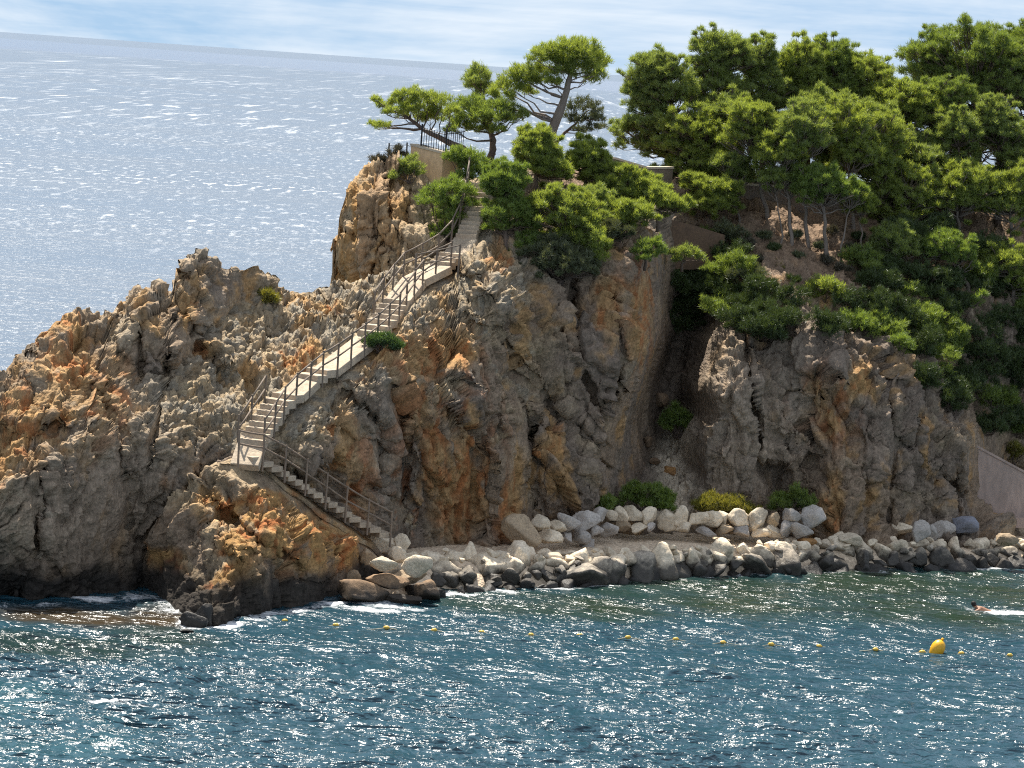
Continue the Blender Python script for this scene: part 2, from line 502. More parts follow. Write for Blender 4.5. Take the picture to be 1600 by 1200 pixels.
MAIN_CTRL = [
    # left cliff
    (-120, 960, 100.2), (0, 955, 100.8), (100, 945, 101.6), (180, 932, 103.0), (232, 915, 105.2), (300, 905, 106.4), (400, 900, 107.4), (500, 890, 108.6),
    (-120, 760, 100.6), (0, 750, 101.0), (100, 700, 102.4), (200, 700, 104.4), (200, 850, 104.6), (290, 800, 105.8), (60, 850, 101.4),
    (-120, 620, 104.0), (0, 640, 103.6), (40, 560, 106.2), (100, 500, 107.8), (100, 590, 105.2), (200, 560, 107.4), (170, 500, 108.9), (250, 465, 110.2), (250, 560, 108.2),
    (300, 610, 107.6), (325, 412, 112.2), (300, 500, 109.8), (330, 560, 109.2), (330, 690, 105.9), (400, 560, 110.8), (400, 480, 113.4), (450, 460, 114.8),
    (500, 450, 115.8), (560, 442, 116.8), (605, 436, 117.6), (500, 510, 113.3), (450, 540, 111.8), (560, 490, 114.9),
    (350, 640, 107.0), (400, 610, 108.6),
    # behind the lower flight and the orange cliff
    (440, 680, 107.2), (470, 650, 108.3), (450, 760, 107.5), (500, 640, 109.2), (500, 720, 108.3), (540, 600, 110.4), (560, 680, 110.0), (560, 800, 110.8),
    (600, 560, 111.9), (600, 640, 111.4), (620, 760, 112.0), (640, 845, 112.4), (700, 570, 114.0), (700, 660, 113.4), (700, 850, 113.6),
    (620, 520, 113.4), (660, 480, 115.3), (700, 480, 115.8), (690, 440, 117.6), (650, 412, 118.6), (730, 440, 117.4), (720, 400, 119.2), (760, 400, 118.8), (780, 430, 117.8),
    (780, 500, 115.6), (780, 600, 115.0), (790, 700, 114.8), (790, 845, 114.8),
    (850, 500, 118.2), (850, 600, 117.4), (850, 700, 117.0), (850, 830, 117.0), (920, 450, 120.6), (920, 600, 118.6), (920, 700, 118.2), (940, 820, 118.7),
    (705, 385, 119.9), (735, 335, 121.4), (760, 300, 123.0), (760, 350, 121.4), (800, 340, 121.6), (800, 280, 125.0), (850, 380, 120.4), (850, 270, 127), (900, 350, 122.2), (900, 270, 128.2),
    (1000, 440, 121.6), (1000, 540, 119.4), (975, 640, 119.5), (958, 740, 119.4), (1012, 650, 126.4), (984, 745, 122.8), (1022, 600, 127.4), (950, 350, 123), (1000, 350, 124), (950, 275, 129.6), (1000, 290, 131.4),
    (1035, 400, 125.6), (1022, 520, 121.8), (995, 600, 120.0), (1010, 560, 121.0),
    # gully
    (990, 790, 121.2), (1030, 640, 127.0), (1005, 720, 124.0), (1050, 800, 122.6), (1062, 720, 125.8), (1060, 690, 126.8), (1060, 640, 128.8), (1070, 560, 130.4), (1080, 480, 131.6), (1080, 400, 132.2), (1045, 560, 129.6), (1056, 480, 130.6),
    (1060, 340, 131.5), (1040, 295, 133.0),
    # right cliff
    (1092, 800, 121.8), (1090, 700, 122.4), (1100, 600, 123.2), (1120, 530, 125.2), (1160, 505, 126.4), (1140, 560, 124.0), (1150, 660, 122.6), (1150, 810, 121.8),
    (1230, 690, 123.4), (1225, 800, 123.8), (1240, 480, 126.2), (1240, 600, 124.0), (1300, 560, 124.4), (1300, 700, 122.6), (1300, 830, 121.6),
    (1370, 560, 125.6), (1400, 680, 124.0), (1400, 830, 123.2), (1450, 620, 126.4), (1450, 780, 125.6), (1510, 700, 126.4), (1520, 830, 125.0), (1570, 830, 126.6),
    # slope above
    (1120, 430, 129.0), (1160, 450, 127.8), (1300, 490, 127.2), (1400, 520, 128.0), (1480, 580, 129.8), (1550, 650, 131.5), (1560, 760, 131.0), (1600, 820, 131.0), (1720, 830, 132.0),
    (1200, 400, 130.4), (1300, 430, 130.0), (1400, 440, 131.5), (1500, 480, 132.5), (1600, 560, 133.5), (1720, 600, 134.5),
    (1200, 340, 132.6), (1300, 360, 133.4), (1400, 370, 134.0), (1500, 390, 135.0), (1600, 420, 136.0), (1720, 430, 137.5),
    (1100, 320, 132.8), (1100, 282, 135.5), (1200, 290, 137.0), (1300, 300, 138.0), (1400, 305, 138.5), (1500, 312, 139.5), (1600, 320, 140.5), (1720, 330, 141.5)]

MAIN_TOP = [(-140, 640, 104.2), (-60, 612, 104.2), (0, 598, 104.6), (18, 585, 105.3), (45, 552, 106.4), (88, 500, 107.8), (105, 494, 108), (120, 488, 108.3), (150, 492, 108.8), (178, 497, 109), (182, 478, 109.4),
            (205, 470, 109.8), (218, 458, 110.2), (250, 452, 110.4), (268, 458, 110.7), (278, 452, 111.1), (291, 414, 111.9), (306, 405, 112.2), (318, 402, 112.4), (345, 406, 112.7), (362, 418, 113), (395, 440, 113.9), (440, 452, 114.9), (470, 462, 115.4),
            (500, 446, 116), (540, 438, 116.7), (600, 430, 117.7), (650, 408, 118.8), (690, 396, 119.6), (706, 380, 120.2), (722, 350, 121.0), (735, 310, 122.1), (750, 284, 122.9), (775, 284, 123.6),
            (800, 276, 125.2), (850, 266, 127.3), (900, 264, 128.6), (950, 270, 130), (1000, 285, 131.6), (1040, 286, 133.6), (1100, 278, 136), (1200, 284, 137.5), (1300, 294, 138.6), (1400, 299, 139.2),
            (1500, 306, 140.2), (1600, 313, 141.2), (1750, 325, 142.5)]

def stair_world():
    return [(P(a, b, c), k) for a, b, c, k in STAIR]

def near_poly(p, pts):
    """horizontal distance to a 3D polyline and the line's height there"""
    dm = np.full(len(p), 99.0); hz = np.zeros(len(p))
    for a, b in zip(pts[:-1], pts[1:]):
        ab = b[:2] - a[:2]
        u = np.clip(((p[:, :2] - a[:2]) @ ab) / (ab @ ab + 1e-9), 0, 1)
        dd = np.linalg.norm(p[:, :2] - a[:2] - u[:, None] * ab, axis=1)
        zz = a[2] + u * (b[2] - a[2])
        m = dd < dm
        dm = np.where(m, dd, dm); hz = np.where(m, zz, hz)
    return dm, hz

def blobs(p, surf, L):
    """soft-edged patches: (px,py,rx,ry) at photo pixels of the feature, about 40 px to the metre"""
    out = np.zeros(len(p))
    for (bx, by, rx, ry) in L:
        w = surf.at(bx, by)
        d = np.sqrt(((p[:, 0] - w[0]) / (rx / 38.0)) ** 2 + ((p[:, 2] - w[2]) / (ry / 38.0)) ** 2 + ((p[:, 1] - w[1]) / 6.0) ** 2)
        out = np.maximum(out, sstep(1.6, 0.3, d))
    return out

C_GREY = np.array([0.25, 0.185, 0.13]); C_GREY2 = np.array([0.165, 0.135, 0.11]); C_TAN = np.array([0.40, 0.31, 0.19])
C_OCHRE = np.array([0.40, 0.235, 0.095]); C_RUST = np.array([0.33, 0.125, 0.045]); C_SOIL = np.array([0.20, 0.135, 0.09]); C_WET = np.array([0.028, 0.026, 0.024])
C_LICHEN = np.array([0.24, 0.225, 0.19])

def lerp(a, b, f): return a + (b - a) * f[:, None]

def main_zones(p, nrm, surf):
    up = nrm[:, 2]
    wob = 0.25 * perlin(p * 0.6)
    left = sstep(2.0, 0.0, p[:, 0] + 0 * p[:, 1])            # west of the stair head
    karst = sstep(0.3, 0.5, up + wob) * left
    karst = np.maximum(karst, blobs(p, surf, [(400, 520, 120, 60), (350, 610, 90, 40), (560, 470, 120, 30), (480, 640, 60, 40), (660, 500, 70, 50), (740, 470, 50, 60), (600, 560, 90, 40), (290, 640, 50, 60), (460, 560, 100, 60)]) * 0.9)
    karst = karst * (1 - 0.75 * blobs(p, surf, [(100, 580, 110, 110), (255, 510, 60, 70), (330, 440, 60, 50), (60, 700, 90, 70)]))
    slab = blobs(p, surf, [(1130, 640, 60, 150), (1180, 690, 60, 160), (100, 830, 110, 90), (1225, 640, 50, 120), (200, 760, 70, 110), (600, 720, 40, 120)])
    soil = sstep(10.3, 12.0, p[:, 2] + 1.2 * wob) * sstep(0.3, 0.6, up) * sstep(9.5, 11.5, p[:, 0])
    soil = np.maximum(soil, sstep(118.5, 121, p[:, 1]) * sstep(0.75, 0.95, up) * sstep(-2, 0, p[:, 0]) * sstep(9, 12, p[:, 2]))
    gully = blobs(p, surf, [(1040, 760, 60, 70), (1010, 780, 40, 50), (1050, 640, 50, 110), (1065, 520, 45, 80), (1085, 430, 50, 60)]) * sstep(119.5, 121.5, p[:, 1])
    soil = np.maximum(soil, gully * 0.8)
    return dict(karst=np.clip(karst, 0, 1), slab=slab, soil=soil, gully=gully)

ORANGE = [(640, 560, 90, 40), (700, 540, 60, 30), (640, 640, 30, 60), (720, 760, 50, 90), (680, 720, 30, 80), (560, 740, 22, 80), (470, 570, 45, 30), (315, 545, 20, 14), (60, 650, 70, 40), (120, 580, 60, 40),
          (20, 700, 50, 60), (1290, 650, 50, 40), (1275, 610, 30, 30), (1300, 780, 22, 60), (950, 480, 30, 50), (1000, 500, 30, 90), (170, 640, 40, 60), (510, 480, 30, 14), (800, 790, 20, 60), (860, 690, 20, 40), (1340, 600, 30, 40),
          (535, 670, 25, 20), (540, 690, 18, 60), (255, 745, 14, 16), (780, 400, 26, 30), (90, 520, 60, 30), (300, 470, 20, 40)]

def main_colour(p, nrm, z, w, surf):
    n = len(p)
    c = np.repeat(C_GREY[None], n, 0)
    c = lerp(c, C_GREY2, sstep(0.35, 0.75, w['ci']) * 0.7)
    c = lerp(c, C_TAN, sstep(0.3, 0.9, fbm(p * 0.5 + 9, 4) + 0.35) * 0.45)
    c = lerp(c, C_TAN, z['karst'] * (0.55 + 0.3 * w['fine']))
    c = lerp(c, C_LICHEN, z['karst'] * sstep(0.4, 0.7, w['ck']) * 0.6)
    o = blobs(p, surf, ORANGE)
    on = sstep(-0.15, 0.25, fbm(p * np.array([1.2, 1.2, 0.7]) + 4, 5, 0.6) + 0.6 * (o - 0.5))
    c = lerp(c, C_OCHRE, o * on * 0.75)
    c = lerp(c, C_RUST, o * on * 0.85 * sstep(0.0, 0.3, fbm(p * np.array([2.2, 2.2, 0.8]) + 21, 4)))
    st = sstep(0.1, 0.36, fbm(p * np.array([0.8, 0.8, 0.45]) + 55, 5, 0.6))       # stray rusty seams
    c = lerp(c, C_OCHRE, st * 0.7)
    c = lerp(c, np.array([0.29, 0.235, 0.18]), z['slab'] * 0.6)
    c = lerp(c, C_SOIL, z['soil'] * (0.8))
    c = lerp(c, np.array([0.125, 0.10, 0.08]), z['gully'] * 0.85)          # dark earth carrying the cliff's shade in its colour
    c = lerp(c, np.array([0.60, 0.51, 0.39]), z['gully'] * blobs(p, surf, [(1060, 775, 40, 50), (1050, 730, 30, 40), (1068, 690, 24, 40), (1030, 790, 30, 24)]) * sstep(-0.6, -0.1, fbm(p * 1.8, 4)))  # pale scree, lightened in colour to stand for sun on it
    rs = blobs(p, surf, [(690, 700, 90, 150), (640, 780, 50, 90), (740, 780, 50, 80), (560, 720, 30, 100), (1000, 470, 40, 110), (1290, 640, 50, 60)])
    c = lerp(c, C_RUST * 0.85, rs * sstep(0.02, 0.3, fbm(p * np.array([1.6, 1.6, 0.28]) + 31, 5, 0.6)) * 0.85)
    # left base darkened for shade and damp, then the dark algae band
    c = c * (1 - 0.45 * sstep(2.6, 0.6, p[:, 2] + 0.9 * fbm(p * 0.5, 3)) * sstep(-3, -6, p[:, 0]))[:, None]
    wet = sstep(1.1, 0.4, p[:, 2] + 0.7 * fbm(p * 0.7, 3) - 0.5 * sstep(104, 100, p[:, 1])) * sstep(4, -2, p[:, 0])
    c = lerp(c, C_WET, wet * 0.92)
    c = c * (1 + 0.25 * w['fine'] + 0.25 * (w['cj'] - 0.5))[:, None]
    return np.clip(c, 0.01, 1)

LUMPS_MAIN = [(255, 505, 60, 66, 1.25), (325, 440, 52, 64, 1.1), (140, 570, 70, 80, 0.9), (60, 620, 60, 50, 0.5), (130, 760, 60, 130, 0.7), (40, 800, 50, 130, 0.7), (250, 690, 50, 90, 0.5),
              (585, 620, 70, 60, 0.7), (500, 680, 60, 60, 0.8), (750, 430, 40, 36, 0.9), (740, 405, 30, 22, 0.9), (765, 465, 45, 45, 0.9), (690, 700, 60, 110, 0.5), (880, 720, 60, 100, 0.6), (775, 760, 30, 90, 0.6),
              (1310, 790, 50, 90, 0.7), (945, 700, 40, 120, 0.7), (900, 560, 70, 90, 0.4), (1480, 760, 50, 90, 0.5), (1375, 700, 40, 120, 0.5), (1270, 560, 40, 80, 0.5), (820, 640, 40, 80, 0.4), (740, 350, 0.1, 0.1, 0), (640, 480, 60, 30, 0.4), (400, 540, 60, 40, 0.5), (530, 470, 60, 24, 0.5), (440, 490, 40, 24, 0.4), (350, 520, 40, 40, 0.4)]
CRACKS_MAIN = [([(1163, 520), (1172, 600), (1188, 700)], 0.09, 0.9), ([(700, 400), (770, 500), (860, 630), (965, 745)], 0.3, 0.5), ([(262, 560), (250, 640), (238, 720)], 0.15, 0.7), ([(225, 520), (215, 600)], 0.12, 0.6),
               ([(620, 600), (635, 700), (628, 840)], 0.22, 0.6), ([(800, 560), (840, 700), (835, 830)], 0.25, 0.7), ([(900, 430), (880, 520), (930, 620)], 0.15, 0.5), ([(540, 610), (600, 660), (590, 760)], 0.2, 0.5),
               ([(1380, 560), (1400, 700), (1390, 820)], 0.2, 0.6), ([(1245, 640), (1280, 720), (1268, 800)], 0.25, 0.6), ([(1440, 600), (1425, 700)], 0.15, 0.5), ([(75, 720), (60, 850)], 0.2, 0.6), ([(390, 540), (385, 500)], 0.14, 0.5), ([(292, 440), (298, 500), (312, 540)], 0.22, 0.3),
               ([(960, 470), (975, 560), (960, 640)], 0.12, 0.5), ([(700, 640), (740, 720), (735, 800)], 0.15, 0.4), ([(1490, 740), (1495, 800)], 0.3, 1.0), ([(150, 600), (190, 700), (200, 820)], 0.18, 0.5), ([(1225, 740), (1220, 800)], 0.7, 1.2)]

def build_cliffs(mat):
    sw = [a for a, _ in stair_world()]
    swl = np.array(sw)
    ctrl = MAIN_CTRL + [(a, b + 4, c + 0.25) for a, b, c, _ in STAIR[4:]]
    surf = Surf(ctrl)
    def flat(p, d):
        dm, hz = near_poly(p, swl[4:])
        k = sstep(1.05, 0.6, dm) * sstep(1.6, 0.5, np.abs(p[:, 2] - hz))
        return d * (1 - k) - 0.12 * k
    def plateau(X):
        return 0.5 + 24.0 * sstep(-1.8, 0.5, X)
    x0 = P(-130, 700, 103)[0]; x1 = P(1740, 400, 138)[0]
    o, V = relief('cliff', surf, MAIN_TOP, x0, x1, plateau, -1.5, 0.06, 310, LUMPS_MAIN, CRACKS_MAIN, main_colour, 1.0, flat, mat, main_zones)
    structure(o)
    # ---- foreground buttress that carries the lower flight
    b_ctrl = [(210, 915, 105.6), (225, 880, 104.8), (250, 830, 104.2), (300, 765, 104.4), (350, 726, 104.6), (385, 722, 105.0), (432, 745, 105.9), (482, 780, 107.0), (540, 818, 108.3), (590, 852, 109.3),
              (250, 925, 103.4), (270, 870, 103.4), (300, 830, 103.2), (330, 790, 103.4), (300, 985, 98.6), (320, 950, 99.6), (335, 900, 101.0), (350, 850, 102.2), (370, 800, 103.2), (390, 770, 104.1), (420, 860, 102.6), (430, 800, 104.0), (400, 960, 101.2),
              (450, 955, 102.6), (470, 900, 103.8), (480, 850, 104.9), (500, 820, 106.2), (520, 935, 105.4), (530, 880, 106.2), (560, 850, 107.6), (575, 905, 108.3), (600, 890, 109.4), (340, 985, 99.8), (200, 990, 104.5), (620, 960, 109.5)]
    b_top = [(196, 940, 106), (214, 900, 105.2), (235, 852, 104.7), (255, 822, 104.5), (280, 782, 104.6), (305, 756, 104.7), (340, 724, 104.9), (360, 716, 105.1), (400, 722, 105.6), (432, 742, 106.2), (482, 776, 107.4), (540, 814, 108.7), (590, 848, 109.7), (622, 900, 110.2)]
    bs = Surf(b_ctrl)
    def bz(p, nrm, s):
        up = nrm[:, 2]
        return dict(karst=sstep(0.45, 0.75, up + 0.3 * perlin(p * 0.7)) * 0.7, slab=blobs(p, s, [(370, 900, 40, 60)]) * 0.5)
    def bc(p, nrm, z, w, s):
        n = len(p)
        c = np.repeat(C_GREY[None] * 0.9, n, 0)
        c = lerp(c, C_TAN, z['karst'] * 0.7)
        o = blobs(p, s, [(370, 800, 60, 18), (440, 830, 60, 40), (370, 860, 26, 60), (260, 875, 40, 22), (500, 850, 50, 40), (330, 780, 30, 16), (420, 780, 40, 16), (540, 860, 36, 30), (400, 810, 70, 22), (350, 905, 40, 20)])
        on = sstep(-0.2, 0.2, fbm(p * 1.1 + 4, 5, 0.6) + 0.5 * (o - 0.5))
        c = lerp(c, C_OCHRE * 0.92, o * on)
        c = lerp(c, C_RUST, o * on * sstep(0, 0.3, fbm(p * 1.9 + 21, 4)))
        wet = sstep(1.9, 0.9, p[:, 2] + 1.0 * fbm(p * 0.8, 3) + 0.6 * sstep(102, 105, p[:, 1]))
        c = lerp(c, C_WET, wet * 0.92)
        return np.clip(c * (1 + 0.25 * w['fine'] + 0.2 * (w['cj'] - 0.5))[:, None], 0.01, 1)
    def bflat(p, d):
        dm, hz = near_poly(p, swl[:5])
        k = sstep(1.3, 0.6, dm) * sstep(1.6, 0.6, np.abs(p[:, 2] - hz))
        return d * (1 - k) - 0.2 * k
    x0 = P(200, 900, 105)[0]; x1 = P(622, 880, 110)[0]
    bl = [(420, 830, 50, 40, 0.6), (330, 950, 40, 40, 0.5), (500, 860, 50, 40, 0.5), (300, 830, 40, 60, 0.4), (370, 930, 50, 50, 0.5)]
    bcr = [([(345, 800), (420, 850), (470, 890)], 0.2, 0.5), ([(300, 880), (330, 800)], 0.2, 0.5), ([(480, 800), (520, 870)], 0.2, 0.5)]
    o2, V2 = relief('rocky_spur', bs, b_top, x0, x1, lambda X: 0 * X + 1.2, -1.5, 0.055, 190, bl, bcr, bc, 0.85, bflat, mat, bz, 0.1)
    structure(o2)
    # ---- tall stack under the terrace
    k_ctrl = [(520, 440, 123), (530, 400, 122), (528, 340, 122.3), (545, 290, 122.8), (575, 440, 120.6), (580, 380, 120.6), (580, 320, 121.4), (590, 265, 123.2), (640, 440, 119.6), (640, 380, 120.6), (640, 320, 121.9), (640, 270, 123.4), (700, 400, 120.6), (700, 330, 122.4), (700, 280, 123.8), (740, 330, 123), (740, 290, 124), (580, 520, 120.6), (520, 520, 122.6), (700, 520, 120.6)]
    k_top = [(518, 520, 123.4), (522, 440, 123.4), (526, 370, 123.4), (534, 330, 123.4), (545, 296, 123.4), (558, 272, 123.4), (575, 260, 123.5), (600, 254, 123.6), (640, 258, 123.9), (690, 270, 124.2), (750, 286, 124.6)]
    ks = Surf(k_ctrl)
    def kz(p, nrm, s): return dict(karst=0.35 + 0 * p[:, 0], slab=0.2 + 0 * p[:, 0])
    def kc(p, nrm, z, w, s):
        n = len(p)
        c = np.repeat((0.6 * C_TAN + 0.4 * C_GREY)[None], n, 0)
        o = blobs(p, s, [(560, 340, 60, 100), (545, 420, 40, 40), (600, 280, 40, 30), (610, 330, 30, 60)])
        c = lerp(c, C_OCHRE, o * sstep(-0.4, 0.1, fbm(p * 0.9 + 2, 4)))
        c = lerp(c, C_GREY, sstep(0.5, 0.8, w['ci']) * 0.6)
        return np.clip(c * (1 + 0.3 * w['fine'] + 0.3 * (w['cj'] - 0.5))[:, None], 0.01, 1)
    x0 = P(519, 420, 123.4)[0]; x1 = P(750, 300, 124.4)[0]
    kl = [(560, 400, 40, 60, 0.6), (575, 310, 40, 50, 0.5), (650, 400, 40, 50, 0.5)]
    kcr = [([(600, 280), (610, 350), (580, 430)], 0.12, 0.5), ([(530, 365), (580, 372), (640, 350)], 0.08, 0.35), ([(640, 300), (625, 400)], 0.1, 0.4)]
    bot = P(560, 500, 121)[2]
    o3, V3 = relief('headland_rock', ks, k_top, x0, x1, lambda X: 0 * X + 7.0, -1.5, 0.05, 280, kl, kcr, kc, 0.8, None, mat, kz, 0.08)
    structure(o3)
    return surf, bs, ks, V, V2
# ------------------------------------------------------------------ water
def mat_sea():
    """open sea: wind ripples at several sizes, rougher and calmer streets"""
    m, nt = newmat('sea_water'); g = NT(nt)
    pos = g.pos()
    sep = g.n('ShaderNodeSeparateXYZ'); g.l(pos, sep.inputs[0])
    # white flecks: painted sun glitter with some whitecaps, sized up with distance along Y
    Yc = sep.outputs[1]
    def glint_fleck(sx, sy, lo, hi, y0, y1, y2, y3, rot=0.0):
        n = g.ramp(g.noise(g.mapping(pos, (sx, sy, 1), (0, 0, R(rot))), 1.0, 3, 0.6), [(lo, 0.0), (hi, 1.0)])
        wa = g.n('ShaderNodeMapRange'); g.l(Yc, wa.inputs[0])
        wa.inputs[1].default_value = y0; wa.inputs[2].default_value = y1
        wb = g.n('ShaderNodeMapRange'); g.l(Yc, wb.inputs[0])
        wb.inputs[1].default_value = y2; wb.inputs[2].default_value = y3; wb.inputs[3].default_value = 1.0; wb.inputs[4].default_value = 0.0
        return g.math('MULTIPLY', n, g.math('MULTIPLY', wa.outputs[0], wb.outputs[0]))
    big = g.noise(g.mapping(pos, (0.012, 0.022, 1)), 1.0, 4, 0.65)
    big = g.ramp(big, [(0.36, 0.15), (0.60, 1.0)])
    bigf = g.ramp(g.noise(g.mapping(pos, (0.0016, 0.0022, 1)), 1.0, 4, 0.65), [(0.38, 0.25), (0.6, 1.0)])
    spk = g.math('MAXIMUM', g.math('MAXIMUM', glint_fleck(1.6, 0.75, 0.555, 0.67, -50, -40, 260, 420), glint_fleck(0.75, 0.16, 0.555, 0.67, 240, 330, 600, 900)),
                 g.math('MAXIMUM', glint_fleck(0.30, 0.02, 0.555, 0.67, 550, 800, 1500, 2200), glint_fleck(0.10, 0.0028, 0.555, 0.67, 1300, 2000, 3300, 3800)))
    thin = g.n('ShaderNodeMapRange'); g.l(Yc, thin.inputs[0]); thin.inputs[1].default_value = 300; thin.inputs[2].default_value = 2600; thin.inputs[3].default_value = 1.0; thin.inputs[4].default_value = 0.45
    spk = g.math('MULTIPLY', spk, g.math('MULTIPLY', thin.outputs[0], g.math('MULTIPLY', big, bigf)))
    a = g.noise(g.mapping(pos, (1.0, 1.6, 1)), 2.6, 3, 0.6)
    b = g.noise(g.mapping(pos, (0.35, 0.6, 1), (0, 0, R(4))), 1.0, 4, 0.65)
    c = g.noise(g.mapping(pos, (0.02, 0.10, 1), (0, 0, R(-3))), 1.0, 4, 0.6)
    h = g.math('ADD', g.math('MULTIPLY', a, g.math('ADD', 0.10, g.math('MULTIPLY', spk, 0.5))), g.math('MULTIPLY', b, 0.35))
    h = g.math('ADD', h, g.math('MULTIPLY', c, 1.6))
    nrm = g.bump(h, 1.0, 1.0)
    # a calm dark street of water far out, paler beyond
    far = g.ramp(g.math('DIVIDE', g.math('ADD', sep.outputs[1], g.math('MULTIPLY', sep.outputs[0], 0.12)), 12000.0), [(0.26, 0.0), (0.30, 1.0), (0.62, 1.0), (0.70, 0.0)])
    street = g.ramp(g.noise(g.mapping(pos, (0.0022, 0.016, 1)), 1.0, 5, 0.6), [(0.40, 0.0), (0.62, 1.0)])
    rough = g.math('SUBTRACT', g.math('ADD', 0.24, g.math('MULTIPLY', street, 0.10)), g.math('MULTIPLY', far, 0.14))
    col = g.mix(far, (0.085, 0.115, 0.155), (0.10, 0.12, 0.165))
    wsh = g.principled(col, rough, nrm, 0.5, IOR=1.33)
    cap = g.n('ShaderNodeBsdfDiffuse'); cap.inputs[0].default_value = (0.8, 0.82, 0.84, 1); g.l(nrm, cap.inputs['Normal'])  # white diffuse colour in place of sun glints
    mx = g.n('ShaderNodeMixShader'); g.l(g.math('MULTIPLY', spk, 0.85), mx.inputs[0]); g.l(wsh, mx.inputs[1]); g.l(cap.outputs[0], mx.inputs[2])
    g.out(mx.outputs[0])
    return m

def mat_bay():
    m, nt = newmat('bay_water'); g = NT(nt)
    pos = g.pos()
    tint = g.n('ShaderNodeAttribute', attribute_name='col').outputs['Color']
    foam = g.n('ShaderNodeAttribute', attribute_name='foam').outputs['Fac']
    a = g.noise(g.mapping(pos, (1.0, 1.5, 1), (0, 0, R(18))), 2.2, 3, 0.55, 0.4)
    b = g.noise(g.mapping(pos, (1.0, 1.2, 1), (0, 0, R(-30))), 6.5, 3, 0.6)
    st = g.ramp(g.noise(g.mapping(pos, (0.10, 0.30, 1), (0, 0, R(20))), 1.0, 4, 0.6), [(0.35, 0.45), (0.65, 1.3)])
    c = g.noise(g.mapping(pos, (0.45, 1.0, 1), (0, 0, R(14))), 1.0, 3, 0.55, 0.6)
    h = g.math('ADD', g.math('MULTIPLY', a, g.math('MULTIPLY', st, 0.13)), g.math('MULTIPLY', b, 0.018))
    h = g.math('ADD', h, g.math('MULTIPLY', c, g.math('MULTIPLY', st, 0.62)))
    nrm = g.bump(h, 1.0, 1.0)
    fn = g.noise(pos, 3.4, 8, 0.78, 0.9)
    f = g.math('ADD', foam, g.math('MULTIPLY', g.math('SUBTRACT', fn, 0.5), 1.6))
    f = g.math('MULTIPLY', g.ramp(f, [(0.40, 0.0), (0.85, 0.95)]), g.ramp(foam, [(0.05, 0.0), (0.25, 1.0)]))
    w = g.n('ShaderNodeBsdfPrincipled')
    g.l(tint, w.inputs['Base Color']); w.inputs['Roughness'].default_value = 0.19; w.inputs['IOR'].default_value = 1.5
    g.l(nrm, w.inputs['Normal'])
    fo = g.n('ShaderNodeBsdfDiffuse'); fo.inputs[0].default_value = (0.8, 0.82, 0.84, 1)
    mx = g.n('ShaderNodeMixShader'); g.l(f, mx.inputs[0]); g.l(w.outputs[0], mx.inputs[1]); g.l(fo.outputs[0], mx.inputs[2])
    g.out(mx.outputs[0])
    return m

FOAM = [  # px, py, rx, ry (photo pixels on the water), strength
    (300, 975, 30, 8, 1.0), (285, 950, 75, 20, 0.55), (60, 945, 60, 6, 0.5), (600, 946, 70, 8, 0.6), (345, 978, 50, 9, 0.9), (400, 968, 40, 7, 0.6), (140, 936, 60, 7, 0.75), (215, 935, 60, 9, 0.55), (265, 945, 50, 10, 0.5), (280, 925, 40, 6, 0.5), (520, 942, 40, 6, 0.9), (580, 955, 60, 6, 0.8), (640, 952, 40, 5, 0.6),
    (720, 928, 40, 4, 0.7), (780, 925, 50, 4, 0.6), (860, 920, 40, 3, 0.6), (930, 916, 50, 3, 0.6), (1000, 908, 50, 3, 0.5), (1080, 902, 50, 3, 0.5), (1170, 899, 50, 3, 0.5), (1300, 895, 60, 3, 0.4), (1420, 892, 50, 3, 0.4),
    (1560, 957, 50, 5, 0.85), (1600, 960, 40, 5, 0.8), (180, 1098, 45, 5, 0.75), (215, 1106, 40, 4, 0.7), (140, 1102, 30, 4, 0.5), (30, 1085, 26, 5, 0.5), (200, 1136, 40, 3, 0.4), (240, 990, 60, 10, 0.35)]

